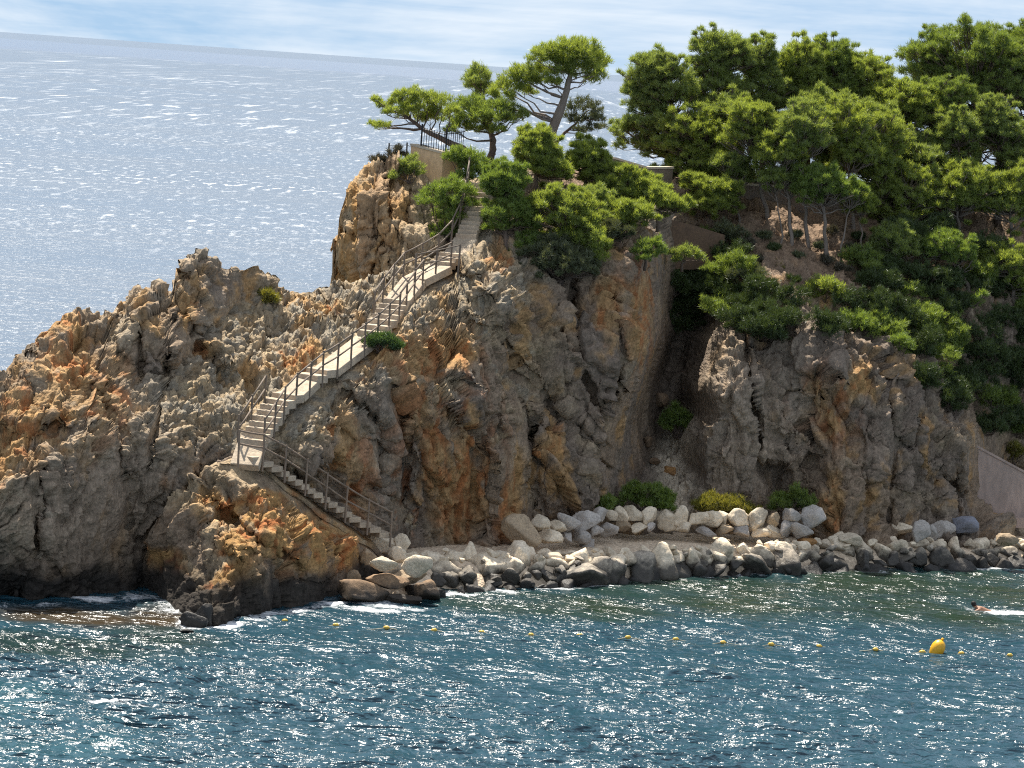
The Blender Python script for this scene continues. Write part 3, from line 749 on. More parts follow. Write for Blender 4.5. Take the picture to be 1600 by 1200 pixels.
def build_water():
    # bay in front of the rocks: real waves
    x = np.arange(-34, 38, 0.12); y = np.arange(62, 140, 0.13)
    XX, YY = np.meshgrid(x, y, indexing='ij')
    p = np.stack([XX.ravel(), YY.ravel(), 0 * XX.ravel()], 1)
    amp = 0.55 + 0.85 * sstep(103, 86, p[:, 1] + 0.1 * p[:, 0])
    amp = amp * (1 + 0.5 * fbm(p * 0.13, 3))
    q = p + 0.8 * vec3noise(p, 0.25)
    rot = R(14)
    u = q[:, 0] * math.cos(rot) + q[:, 1] * math.sin(rot); v = -q[:, 0] * math.sin(rot) + q[:, 1] * math.cos(rot)
    z = 0.2 * fbm(np.stack([u * 0.30, v * 0.55, 0 * u], 1), 3, 0.5) + 0.2 * (ridged(np.stack([u * 0.42, v * 0.85, 0 * u + 3], 1), 4, 0.6) - 0.3) + 0.06 * fbm(np.stack([u * 1.6, v * 2.4, 0 * u], 1), 3, 0.6)
    p[:, 2] = z * amp
    # water colour: green over the shallow stones, brown by the left rocks, blue outside
    deep = np.array([0.014, 0.05, 0.072]); green = np.array([0.014, 0.030, 0.018]); brown = np.array([0.05, 0.034, 0.017]); teal = np.array([0.013, 0.066, 0.085])
    c = np.repeat(deep[None], len(p), 0)
    def wb(L):
        o = np.zeros(len(p))
        for (bx, by, rx, ry) in L:
            w = W(bx, by); w2 = W(bx, by - ry); ryw = abs(w2[1] - w[1])
            o = np.maximum(o, sstep(1.2, 0.4, np.hypot((p[:, 0] - w[0]) / (rx * w[1] / FPX), (p[:, 1] - w[1]) / ryw)))
        return o
    n = fbm(p * np.array([0.2, 0.2, 0]) + 3, 4)
    g = wb([(1200, 930, 420, 45), (1500, 930, 420, 55), (850, 945, 250, 26)])
    c = lerp(c, green, np.clip(g * (0.9 + n), 0, 1))
    br = wb([(110, 965, 160, 20), (250, 965, 80, 26)])
    c = lerp(c, brown, np.clip(br * (0.8 + n), 0, 1))
    c = lerp(c, np.array([0.01, 0.024, 0.018]), wb([(60, 1010, 260, 26), (250, 1000, 120, 20)]) * 0.8)
    c = lerp(c, teal, wb([(60, 1150, 220, 50), (0, 1090, 120, 30)]) * np.clip(0.7 + n, 0, 1))
    foam = np.zeros(len(p))
    fw = p[:, :2] + 0.5 * vec3noise(p, 0.9)[:, :2]
    for (bx, by, rx, ry, s) in FOAM:
        w = W(bx, by); w2 = W(bx, by - ry); ryw = abs(w2[1] - w[1])
        d = np.hypot((fw[:, 0] - w[0]) / (rx * w[1] / FPX), (fw[:, 1] - w[1]) / ryw)
        foam = np.maximum(foam, s * sstep(1.3, 0.2, d))
    shore_px = [(-60, 952), (0, 950), (100, 944), (180, 933), (232, 920), (275, 925), (292, 988), (350, 968), (450, 957), (520, 944), (560, 952), (640, 938), (700, 927)] + [(a, b + 1) for a, b in WATERLINE[4:]]
    sp = np.array([W(a, b)[:2] for a, b in shore_px])
    dm = np.full(len(p), 99.0)
    for a, b in zip(sp[:-1], sp[1:]):
        ab = b - a
        u_ = np.clip(((fw - a) @ ab) / (ab @ ab), 0, 1)
        dm = np.minimum(dm, np.linalg.norm(fw - a - u_[:, None] * ab, axis=1))
    foam = np.maximum(foam, 0.62 * sstep(0.9, 0.1, dm) * (0.6 + 0.8 * fbm(p * 0.35 + 8, 3)))
    m, k = XX.shape
    idx = np.arange(m * k).reshape(m, k)
    F = np.stack([idx[:-1, :-1], idx[1:, :-1], idx[1:, 1:], idx[:-1, 1:]], -1).reshape(-1, 4)
    o = structure(link('water', np_mesh('water', p, F, mat_bay(), True, {'col': np.clip(c, 0, 1), 'foam': foam})))
    # open sea out to the horizon, and the water beside the bay
    ys = [140.0]
    while ys[-1] < 60000: ys.append(ys[-1] * 1.25 + 5)
    V = []; Fq = []
    for yy in ys:
        hw = 300 + yy * 1.2
        for k2 in range(9): V.append((-hw + 2 * hw * k2 / 8, yy, -0.02))
    for r in range(len(ys) - 1):
        for k2 in range(8):
            a = r * 9 + k2
            Fq.append((a, a + 1, a + 10, a + 9))
    b0 = len(V)
    for (xa, xb) in ((-470, -33.9), (37.8, 470)):
        b0 = len(V)
        V += [(xa, -60, -0.02), (xb, -60, -0.02), (xb, 140, -0.02), (xa, 140, -0.02)]
        Fq.append((b0, b0 + 1, b0 + 2, b0 + 3))
    b0 = len(V)
    V += [(-33.9, -60, -0.02), (37.8, -60, -0.02), (37.8, 62, -0.02), (-33.9, 62, -0.02)]
    Fq.append((b0, b0 + 1, b0 + 2, b0 + 3))
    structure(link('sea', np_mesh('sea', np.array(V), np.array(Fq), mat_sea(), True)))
# ------------------------------------------------------------------ boulders, beach
def boulder_protos(n=14):
    out = []
    base = bpy.data.meshes.new('ico')
    bm = bmesh.new(); bmesh.ops.create_icosphere(bm, subdivisions=4, radius=1.0); bm.to_mesh(base)
    bv = np.array([v.co[:] for v in bm.verts]); bf = np.array([[v.index for v in f.verts] for f in bm.faces]); bm.free()
    bpy.data.meshes.remove(base)
    rg = np.random.default_rng(5)
    for k in range(n):
        nn = rg.normal(size=(11, 3)); nn /= np.linalg.norm(nn, axis=1)[:, None]
        hh = rg.uniform(0.46, 0.9, 11)
        dots = bv @ nn.T
        r = np.where(dots > 0.05, hh / np.maximum(dots, 0.05), 9.0)
        r = -np.log(np.exp(-38 * r).sum(1) + math.exp(-38 * 1.15)) / 38          # smooth minimum: worn edges
        v = bv * r[:, None]
        sc = np.array([1.0, rg.uniform(0.75, 0.95), rg.uniform(0.6, 0.82)])
        q = bv * 1.4 + k * 13.7
        d = 0.12 * fbm(q, 5, 0.6) + 0.05 * (ridged(q * 1.6, 4, 0.6) - 0.4)
        g1, g2, cj, fb = worley(q * 1.9)
        d = d + 0.05 * fb - 0.03 * (1 - sstep(0, 0.1, g2 - g1))
        out.append((v * (1 + d)[:, None] * sc, bf))
    return out

class Boulders:
    def __init__(s, mats):
        s.pv = boulder_protos(); s.mats = mats; s.cache = {}
        s.rg = np.random.default_rng(21)
    def put(s, c, size, mat, label, group, cat='boulder', name='boulder', rz=None, tilt=0.35):
        """size: full width, depth, height in metres"""
        k = int(s.rg.integers(len(s.pv)))
        key = (k, mat)
        if key not in s.cache: s.cache[key] = np_mesh(name, s.pv[k][0], s.pv[k][1], s.mats[mat], True)
        o = link(name, s.cache[key])
        o.location = [float(a) for a in c]
        flip = s.rg.random() < 0.5
        o.rotation_euler = (float(s.rg.uniform(-tilt, tilt)) + (math.pi if flip else 0), float(s.rg.uniform(-tilt, tilt)), float(s.rg.uniform(0, 6.28)) if rz is None else rz)
        o.scale = [float(size[0] / 1.75), float(size[1] / 1.6), float(size[2] / 1.25)]
        tag(o, label, cat, group)
        return o

WATERLINE = [(560, 948), (600, 940), (640, 934), (700, 925), (800, 921), (900, 916), (1000, 907), (1100, 900), (1200, 897), (1300, 893), (1400, 890), (1500, 888), (1600, 886), (1680, 884)]
CRESTLINE = [(560, 876), (600, 874), (700, 870), (800, 872), (900, 869), (1000, 868), (1100, 864), (1200, 857), (1300, 853), (1400, 854), (1500, 852), (1600, 852), (1680, 852)]

def shore(px, t):
    """point on the breakwater slope: t=0 at the water, t=1 on the crest"""
    a = W(px, np.interp(px, *zip(*WATERLINE)), 0.0)
    zc = float(np.interp(px, [560, 1200, 1600], [0.95, 0.9, 0.7]))
    b = W(px, np.interp(px, *zip(*CRESTLINE)), zc)
    return a + (b - a) * t

def build_beach(surf):
    m, nt = newmat('pebble_beach'); g = NT(nt)
    pos = g.pos()
    v = g.voro(pos, 9.0, 'F1', 'Color'); vd = g.voro(pos, 9.0)
    c = g.mix(g.noise(pos, 0.8, 5), (0.60, 0.47, 0.33), (0.70, 0.57, 0.43))
    bw = g.n('ShaderNodeRGBToBW'); g.l(v, bw.inputs[0])
    c = g.mix(0.55, c, g.ramp(bw.outputs[0], [(0.2, 0.6), (0.8, 1.25)]), 'MULTIPLY')
    g.out(g.principled(c, 0.95, g.bump(g.math('MULTIPLY', vd, -1.0), 0.7, 0.05), 0.1))
    px = np.linspace(545, 1690, 440)
    rows = [(-0.9, -1.3), (0.3, -0.25), (0.8, 0.45), (1.0, 0.7)]
    V = []
    ts = np.concatenate([np.linspace(-0.9, 1.0, 12), 1.0 + np.linspace(0.1, 5.5, 60)])
    for x in px:
        a = shore(x, 0); b = shore(x, 1)
        for t in ts:
            if t <= 1: q = a + (b - a) * t; q[2] = -1.4 + (b[2] - 0.1 + 1.4) * sstep(-0.9, 1.0, t)
            else:
                q = b + np.array([0, (t - 1) * 2.4, 0]); q[2] = b[2] - 0.1
            V.append(q)
    V = np.array(V)
    edge = np.repeat(np.clip((px - 545) / 75.0, 0, 1), len(ts)); V[:, 2] -= (1 - edge) * 1.9
    V[:, 2] += 0.12 * fbm(V * 0.8, 4, 0.6) + 0.05 * fbm(V * 3, 3)
    mm, n = len(px), len(ts)
    idx = np.arange(mm * n).reshape(mm, n)
    F = np.stack([idx[:-1, :-1], idx[1:, :-1], idx[1:, 1:], idx[:-1, 1:]], -1).reshape(-1, 4)
    structure(link('beach', np_mesh('beach', V, F, m, True)))

# stones one can tell apart: px, py (centre), width px, height px, material, where it stands (wall = low wall line), label
def wall_y(px, dz=0.0):
    py = float(np.interp(px, [780, 815, 850, 900, 940, 970, 1190, 1280], [853, 853, 851, 848, 843, 834, 842, 846]))
    return W(px, py, 1.05)[1]

STONES = [
    (815, 832, 54, 42, 'tan', 'big tan boulder at the left end of the low stone wall'),
    (842, 820, 27, 21, 'pale', 'rounded pale stone touching the big tan boulder on its right'),
    (869, 824, 26, 26, 'pale', 'tilted pale oval stone in the left heap of the low wall'),
    (856, 841, 36, 20, 'pale', 'wide flat stone at the foot of the heap beside the tan boulder'),
    (887, 817, 33, 32, 'grey', 'large bluish grey stone on top of the left heap'),
    (914, 814, 38, 32, 'grey', 'largest bluish grey stone of the heap left of the wall'),
    (885, 841, 19, 16, 'grey', 'small round stone at the foot of the grey heap'),
    (906, 839, 26, 23, 'grey', 'squat grey stone at the bottom of the left heap'),
    (928, 829, 24, 25, 'grey', 'upright grey stone leaning in the left heap'),
    (936, 807, 26, 23, 'grey', 'pale grey block where the heap meets the wall'),
    (920, 850, 26, 13, 'grey', 'low slab lying in shade before the left heap'),
    (951, 825, 28, 25, 'grey', 'speckled grey stone at the start of the lower wall course'),
    (952, 805, 20, 19, 'pale', 'small stone on top at the start of the upper wall course'),
    (969, 803, 25, 21, 'pale', 'yellowish stone on top, left of the long wall blocks'),
    (971, 821, 22, 20, 'tan', 'small tan stone with a dark gap below it in the wall'),
    (989, 806, 32, 24, 'pale', 'square cream block in the upper wall course behind the green bush'),
    (995, 825, 29, 17, 'pale', 'flat block under the square cream block of the wall'),
    (1013, 808, 27, 23, 'pale', 'cream block right of the square cream block'),
    (1016, 824, 14, 12, 'grey', 'little grey filler stone low in the wall'),
    (1041, 811, 38, 28, 'pale', 'largest rounded cream stone of the upper wall course'),
    (1064, 811, 24, 27, 'pale', 'tall stone just right of the largest rounded cream stone'),
    (1069, 826, 26, 17, 'pale', 'wedge shaped stone low in the wall beside the open sand'),
    (1089, 811, 32, 23, 'pale', 'smooth oblong stone in the upper course under the yellow bush'),
    (1099, 829, 35, 15, 'grey', 'long low greyish stone in the bottom wall course'),
    (1110, 810, 27, 29, 'pale', 'upright stone in the upper course under the yellow bush'),
    (1130, 827, 26, 21, 'tan', 'blocky tan stone in the middle of the bottom wall course'),
    (1130, 809, 18, 17, 'pale', 'small stone between two big ones in the upper course'),
    (1154, 812, 36, 28, 'pale', 'big lumpy cream stone near the right of the upper course'),
    (1157, 830, 31, 17, 'grey', 'flat greyish stone below the big lumpy cream stone'),
    (1183, 814, 36, 30, 'pale', 'big cream stone with a rounded right side in the upper course'),
    (1185, 833, 29, 17, 'pale', 'low stone beneath the cream stone with the rounded side'),
    (1208, 812, 23, 23, 'tan', 'tan stone at the right end of the upper wall course'),
    (1210, 832, 27, 19, 'pale', 'stone with a flat bright top at the right end of the bottom course'),
    (1227, 824, 17, 30, 'grey', 'narrow upright grey stone at the right end of the wall'),
    (1233, 806, 31, 24, 'grey', 'grey stone standing highest at the right end of the wall'),
    (1248, 830, 36, 28, 'grey', 'broad grey stone at the foot of the right wall end'),
    (1265, 811, 38, 33, 'grey', 'pitted grey boulder perched at the far right wall end'),
    (1257, 846, 30, 13, 'orange', 'rusty orange stone lying before the right wall end')]
LOOSE = [  # stones resting on the beach, bottoms given by py + h/2
    (1404, 826, 36, 22, 'pale', 'pale rounded stone below the dark hollow of the right cliff'),
    (1435, 832, 28, 30, 'grey', 'upright egg shaped grey stone in front of the right cliff'),
    (1455, 832, 19, 22, 'grey', 'small brownish grey stone beside the egg shaped stone'),
    (1474, 826, 30, 26, 'grey', 'pointed grey stone between the egg shaped stone and the square block'),
    (1497, 822, 48, 32, 'bluegrey', 'large squared block with a top tinted bluish for shade by the right cliff'),
    (1420, 818, 17, 13, 'orange', 'small orange stone behind the pale rounded stone'),
    (1398, 803, 28, 18, 'grey', 'fallen grey stone in the mouth of the dark hollow'),
    (1440, 806, 22, 16, 'grey', 'fallen stone in shade behind the egg shaped stone'),
    (1569, 843, 36, 20, 'tan', 'tan peaked stone below the concrete wall'),
    (1330, 843, 40, 13, 'pale', 'long flat white stone on the crest before the right cliff'),
    (598, 880, 36, 30, 'pale', 'white boulder leaning on the orange slab at the end of the spur'),
    (622, 868, 30, 24, 'pale', 'flat white boulder behind the one leaning on the orange slab'),
    (656, 880, 44, 34, 'pale', 'broad white boulder with a domed top right of the brown slabs'),
    (572, 868, 26, 22, 'tan', 'tan boulder wedged under the last steps of the stairway'),
    (601, 849, 36, 32, 'pale', 'big pale boulder at the foot of the stairway'),
    (626, 853, 24, 28, 'pale', 'pale upright boulder next to the one at the foot of the stairway'),
    (1045, 738, 26, 17, 'orange', 'orange stone lying in the sunlit scree of the gully'),
    (1030, 770, 24, 18, 'tan', 'tan stone half buried in the gully scree'),
    (1022, 720, 15, 11, 'brown', 'brown stone in the gully below the green shrub'),
    (1010, 690, 20, 15, 'brown', 'dark grey stone in the shaded side of the gully'),
    (1028, 625, 26, 24, 'brown', 'round brown boulder stuck high in the shaded gully'),
    (1060, 752, 14, 9, 'pale', 'little pale stone on the gully scree')]
SLABS = [  # brown rocks lying at the end of the spur: px, py, w, h, material, tilt about Y, label
    (563, 927, 88, 34, 'brown', -0.30, 'long dark brown rock slab tilted into the water at the spur end'),
    (612, 911, 62, 26, 'brown', 0.05, 'flat brown slab lying behind the long tilted slab'),
    (634, 901, 50, 30, 'tan', 0.15, 'tan slab with rounded back beside the white boulders'),
    (609, 889, 54, 20, 'orange', -0.2, 'bright orange slab below the white boulders'),
    (664, 926, 46, 36, 'brown', 0.2, 'wedge shaped brown rock at the water beside the breakwater'),
    (622, 935, 56, 20, 'brown', 0.0, 'low wet brown rock between the slab and the wedge'),
    (552, 904, 28, 20, 'tan', 0.0, 'small tan stone in the notch above the tilted slab'),
    (530, 895, 30, 22, 'brown', 0.2, 'small dark rock at the left of the notch'),
    (299, 968, 40, 30, 'wet', 0.0, 'black wet rock in the surf off the spur'),
    (291, 986, 18, 13, 'wet', 0.0, 'smallest black rock washed by surf off the spur'),
    (318, 962, 34, 34, 'wet', 0.1, 'black wet rock joined to the tip of the spur')]

def build_boulders(surf):
    mats = dict(
        pale=mat_stone('pale_limestone', (0.74, 0.63, 0.48), (0.58, 0.48, 0.35), True, 0.2, (0.035, 0.032, 0.029), 0.5, 0.9),
        low=mat_stone('algae_shade_stone', (0.115, 0.10, 0.085), (0.06, 0.055, 0.048), True, 0.3, (0.028, 0.026, 0.024), 0.2, 0.6),  # base colour darkened for algae and for shade on the front faces
        half=mat_stone('half_dark_stone', (0.44, 0.38, 0.30), (0.16, 0.14, 0.12), True, 0.25, (0.04, 0.037, 0.033), 0.55, 0.95),
        grey=mat_stone('grey_stone', (0.47, 0.43, 0.39), (0.36, 0.32, 0.28), False, 0.15),
        bluegrey=mat_stone('shade_tinted_stone', (0.27, 0.28, 0.33), (0.22, 0.21, 0.22), False, 0.1),  # bluish tint of the shade on one block put into its colour
        tan=mat_stone('tan_stone', (0.42, 0.32, 0.21), (0.33, 0.25, 0.17), False, 0.15),
        orange=mat_stone('orange_stone', (0.42, 0.22, 0.08), (0.30, 0.17, 0.08), False, 0.1),
        brown=mat_stone('brown_rock', (0.27, 0.18, 0.11), (0.13, 0.09, 0.06), True, 0.25, (0.03, 0.026, 0.022), 0.3, 0.75),
        wet=mat_stone('wet_rock', (0.06, 0.052, 0.045), (0.035, 0.03, 0.028), True, 0.1))
    B = Boulders(mats)
    rg = np.random.default_rng(3)
    sect = [(575, 690, 'before the stairway foot'), (690, 800, 'before the orange cliff'), (800, 925, 'before the grey stone heap'), (925, 1060, 'below the green bush'),
            (1060, 1190, 'below the yellow bush'), (1190, 1310, 'below the low wall end'), (1310, 1450, 'before the right cliff'), (1450, 1700, 'below the concrete wall')]
    def where(px): return next(n for a, b, n in sect if a <= px < b)
    rows = [(0.02, 1.0, 'dark wet boulder at the waterline'), (0.36, 1.05, 'half dark boulder low on the breakwater'), (0.70, 1.0, 'pale topped boulder high on the breakwater'), (1.0, 0.9, 'sun bleached boulder on the breakwater crest'), (1.4, 0.6, 'small sun bleached stone just behind the breakwater crest')]
    for r, (t, s, what) in enumerate(rows):
        px = 590 + 13 * r if r > 1 else 672 + 9 * r
        while px < 1650:
            if r == 4 and 925 < px < 1205: px += 40; continue
            sz = s * (0.85 if r == 3 and 925 < px < 1205 else 1.0) * float(np.exp(rg.normal(-0.12, 0.28))) * (0.95 if px < 1250 else 0.82)
            q = shore(px, t + rg.uniform(-0.1, 0.1))
            if r == 4: q = shore(px, 1.0) + np.array([0, rg.uniform(0.5, 1.1), 0])
            q[2] = max(q[2], 0) - 0.06 * sz + rg.uniform(-0.08, 0.08) - (0.04 if r == 0 else 0) - (0.12 if r == 4 else 0)
            B.put(q, (1.12 * sz, 1.0 * sz * rg.uniform(0.85, 1.2), 0.82 * sz * rg.uniform(0.85, 1.2)), ('low', 'half', 'pale', 'pale', 'pale')[r], what + ' ' + where(px), what.replace('boulder', 'boulders').replace('stone', 'stones') + ' ' + where(px), tilt=0.6)
            px += 38 * sz * rg.uniform(0.74, 0.98)
    for _ in range(70):                               # rubble caught between the boulders
        px = float(rg.uniform(640, 1640)); t = float(rg.uniform(0.05, 1.15)); sz = float(rg.uniform(0.22, 0.42))
        q = shore(px, t); q[2] += 0.12 + 0.3 * math.sin(min(t, 1) * 3.1)
        B.put(q, (sz * 1.2, sz, sz * 0.8), 'half' if t < 0.6 else 'pale', 'small rubble stone wedged between the boulders ' + where(px), 'rubble stones between the boulders ' + where(px), name='rubble_stone', cat='stone', tilt=0.7)
    for (px, py, w, h, mt, lb) in STONES:
        Y = wall_y(px) + (0.12 if py < 816 else -0.05)
        k = Y / FPX
        B.put(P(px, py, Y), (w * k * 1.06, max(w, h) * k * 0.95, h * k * 1.1), mt, lb, None, rz=float(rg.uniform(-0.4, 0.4)), tilt=0.16, name='wall_stone', cat='stone')
    for (px, py, w, h, mt, lb) in LOOSE:
        if py > 795: Y = W(px, py + h * 0.5, 1.0)[1]
        else: Y = surf.at(px, py)[1] - 0.1
        k = Y / FPX
        B.put(P(px, py, Y), (w * k * 1.05, max(w, h) * k * 0.9, h * k * 1.1), mt, lb, None, rz=float(rg.uniform(-0.4, 0.4)), tilt=0.2, cat='boulder')
    for (px, py, w, h, mt, ti, lb) in SLABS:
        Y = W(px, min(py + h * 0.4, np.interp(px, *zip(*WATERLINE)) + (h * 0.2 if px > 500 else 90)), 0.0 if py > 915 else 0.35)[1]
        k = Y / FPX
        o = B.put(P(px, py, Y), (w * k * 1.05, w * k * 0.7, h * k * 0.95), mt, lb, None, rz=float(rg.uniform(-0.25, 0.25)), tilt=0.1, name='rock')
        o.rotation_euler[1] += -ti
    return B

# ------------------------------------------------------------------ stairway and handrails
def build_stairs():
    conc = mat_simple('weathered_concrete', (0.56, 0.46, 0.34), (0.33, 0.265, 0.20), 2.2, 0.92, 0.8)
    S = stair_world()
    root = thing('stairway', 'pale concrete stairway zigzagging up the rocky ridge to the terrace', 'stairway', [float(a) for a in S[0][0]])
    base = np.array(root.location)
    heads = []
    n = len(S)
    for i in range(n - 1):
        d = S[i + 1][0] - S[i][0]; d = np.array([d[0], d[1], 0.0]); d /= np.linalg.norm(d) + 1e-9
        heads.append(d)
    def side(d): return np.array([d[1], -d[0], 0.0])
    def halfw(i): return 0.38 if i < 4 else (0.54 if i < 17 else 0.46)
    for i in range(n - 1):
        a, k = S[i]; b = S[i + 1][0]
        run = np.linalg.norm((b - a)[:2]); rise = b[2] - a[2]; d = heads[i]
        if k == 'steps':
            m = max(1, int(round(abs(rise) / 0.19)))
            lower = a if rise > 0 else b
            dd = d if rise > 0 else -d
            sd = side(dd)
            for j in range(m):
                hw = halfw(i) * random.uniform(0.94, 1.06)
                z = lower[2] + abs(rise) * (j + 1) / m
                c = lower + dd * run * (j + 0.5) / m; 
                th = (0.30 if i > 4 else 0.19) + 0.1 * (abs(rise) / m)
                mb = MB()
                yaw = random.uniform(-0.03, 0.03)
                d2 = dd * math.cos(yaw) + sd * math.sin(yaw); s2 = side(d2)
                top = np.array([c[0], c[1], z])
                mb.box(top - base - np.array([0, 0, th / 2]), d2 * (run / m * 0.5 + 0.03), s2 * hw, np.array([0, 0, th / 2]))
                me = mb.mesh('step', conc)
                bv = link('step', me, root)
                mod = bv.modifiers.new('bevel', 'BEVEL'); mod.width = 0.025; mod.segments = 2
        else:
            mb = MB()
            hw = halfw(i)
            d3 = b - a; L = np.linalg.norm(d3); d3 = d3 / L
            sd = side(d); up = np.cross(sd, d3); up = up if up[2] > 0 else -up
            wide = 1.0 if k == 'pad' else (1.12 if 640 < S[i][0][0] * 0 + STAIR[i][0] < 690 else 1.0)
            mb.box((a + b) / 2 - base - up * 0.16, d3 * (L / 2 + (0.45 if k == 'pad' else 0.02)), sd * hw * wide, up * 0.16)
            o = link('path_slab', mb.mesh('path_slab', conc), root)
            mod = o.modifiers.new('bevel', 'BEVEL'); mod.width = 0.03; mod.segments = 2
    # low kerb wall of mortared rubble below the path edge is part of the rock
    wood = mat_simple('weathered_wood', (0.21, 0.165, 0.125), (0.13, 0.105, 0.085), 5.0, 0.75, 0.5, (1, 1, 0.3))
    wood2 = mat_simple('brown_grey_wood', (0.30, 0.225, 0.165), (0.19, 0.145, 0.11), 5.0, 0.8, 0.5, (1, 1, 0.3))
    def rail_run(pts, label, post_gap, hts=(1.0, 0.52), wood=wood, rr=0.034):
        """posts along a polyline of foot points, with round rails from post to post"""
        root = thing('handrail', label, 'handrail', [float(a) for a in pts[0]], 'wooden handrails of the stairway')
        b0 = np.array(root.location)
        seg = np.array(pts); L = np.concatenate([[0], np.cumsum(np.linalg.norm(np.diff(seg, axis=0), axis=1))])
        m = max(2, int(round(L[-1] / post_gap)) + 1)
        feet = [np.array([np.interp(t, L, seg[:, k]) for k in range(3)]) for t in np.linspace(0, L[-1], m)]
        for f in feet:
            mb = MB(); tilt = np.array([random.uniform(-.03, .03), random.uniform(-.03, .03), 0])
            mb.tube([f - b0 - np.array([0, 0, 0.35]), f - b0 + tilt + np.array([0, 0, hts[0] + 0.06])], 0.040, 8)
            link('post', mb.mesh('post', wood, False), root)
        for h in hts:
            mb = MB()
            for p, q in zip(feet[:-1], feet[1:]):
                e = (q - p) * 0.02
                mb.tube([p - b0 - e + np.array([0, 0, h + random.uniform(-.02, .02)]), (p + q) / 2 - b0 + np.array([0, 0, h - 0.008]), q - b0 + e + np.array([0, 0, h + random.uniform(-.02, .02)])], rr, 8)
            link('rail', mb.mesh('rail', wood, True), root)
    def off(i, s):
        """foot point beside node i of the stair; s>0 is the right when climbing the upper flight"""
        j0 = max(0, i - 1); j1 = min(n - 1, i + 1)
        if i == 5: j0 = 5
        d = S[j1][0] - S[j0][0]; d = np.array([d[0], d[1], 0.0]); d /= np.linalg.norm(d)
        return S[i][0] + side(d) * s
    w = 0.53
    rail_run([off(i, w) for i in range(5, 16)], 'grey wooden handrail along the seaward drop of the upper flight, facing the camera', 1.0)
    rail_run([off(i, -(0.53 if i < 16 else 0.48)) for i in range(12, 21)], 'wooden handrail on the far side of the upper flight up to the terrace', 1.15)
    rail_run([off(i, -w) for i in (5, 6)], 'short wooden handrail on the left of the first steps above the landing', 1.1)
    low = [S[i][0] for i in range(0, 5)]
    def offl(i, s):
        j0 = max(0, i - 1); j1 = min(4, i + 1)
        d = S[j1][0] - S[j0][0]; d = np.array([d[0], d[1], 0.0]); d /= np.linalg.norm(d)
        return S[i][0] + side(d) * s
    pts = [offl(i, -0.40) for i in range(0, 5)]
    pts.append(pts[-1] + (S[4][0] - S[3][0]) / np.linalg.norm(S[4][0] - S[3][0]) * 0.75 * np.array([1, 1, 0]))
    rail_run(pts, 'double barred wooden handrail of the lower flight from landing down to the boulders', 1.15, (1.0, 0.52), wood2, 0.036)
    # short bar closing the wide landing below the rocks
    a = P(648, 434, 116.6); b = P(716, 420, 117.4)
    rail_run([a + np.array([0, 0, 0.0]), b], 'thin level handrail closing the wide path before the tan rock', 2.0, (0.95, 0.5), wood, 0.025)

# ------------------------------------------------------------------ walls and fences on the terrace and slopes
def wall_mesh(pts, hts, thick, mat, name, parent, base, zlift=0.0):
    """upright wall along ground points with a height at each"""
    mb = MB()
    for (p, h0), (q, h1) in zip(list(zip(pts, hts))[:-1], list(zip(pts, hts))[1:]):
        d = q - p; d = np.array([d[0], d[1], 0]); d /= np.linalg.norm(d)
        s = np.array([-d[1], d[0], 0]) * thick
        if s[1] < 0: s = -s
        lo = np.array([0, 0, -0.5]); z = np.array([0, 0, 1.0])
        v = [p + lo, q + lo, q + z * h1, p + z * h0]
        v = [a - base + zlift * z for a in v]
        v = v + [a + s for a in v]
        mb.add(v, [(0, 1, 2, 3), (5, 4, 7, 6), (3, 2, 6, 7), (0, 4, 5, 1), (1, 5, 6, 2), (4, 0, 3, 7)])
    return link(name, mb.mesh(name, mat), parent)

def coping(pts, hts, thick, mat, parent, base, over=0.05, t=0.09):
    mb = MB()
    for (p, h0), (q, h1) in zip(list(zip(pts, hts))[:-1], list(zip(pts, hts))[1:]):
        a = p - base + np.array([0, 0, h0 + 0.003]); b = q - base + np.array([0, 0, h1 + 0.003])
        d = b - a; L = np.linalg.norm(d); d /= L
        s = np.array([-d[1], d[0], 0]); s /= np.linalg.norm(s)
        if s[1] < 0: s = -s
        up = np.cross(d, s); up = up if up[2] > 0 else -up
        mb.box((a + b) / 2 + s * thick / 2 + up * t / 2, d * (L / 2 + 0.01), s * (thick / 2 + over), up * t / 2)
    return link('coping', mb.mesh('coping', mat), parent)

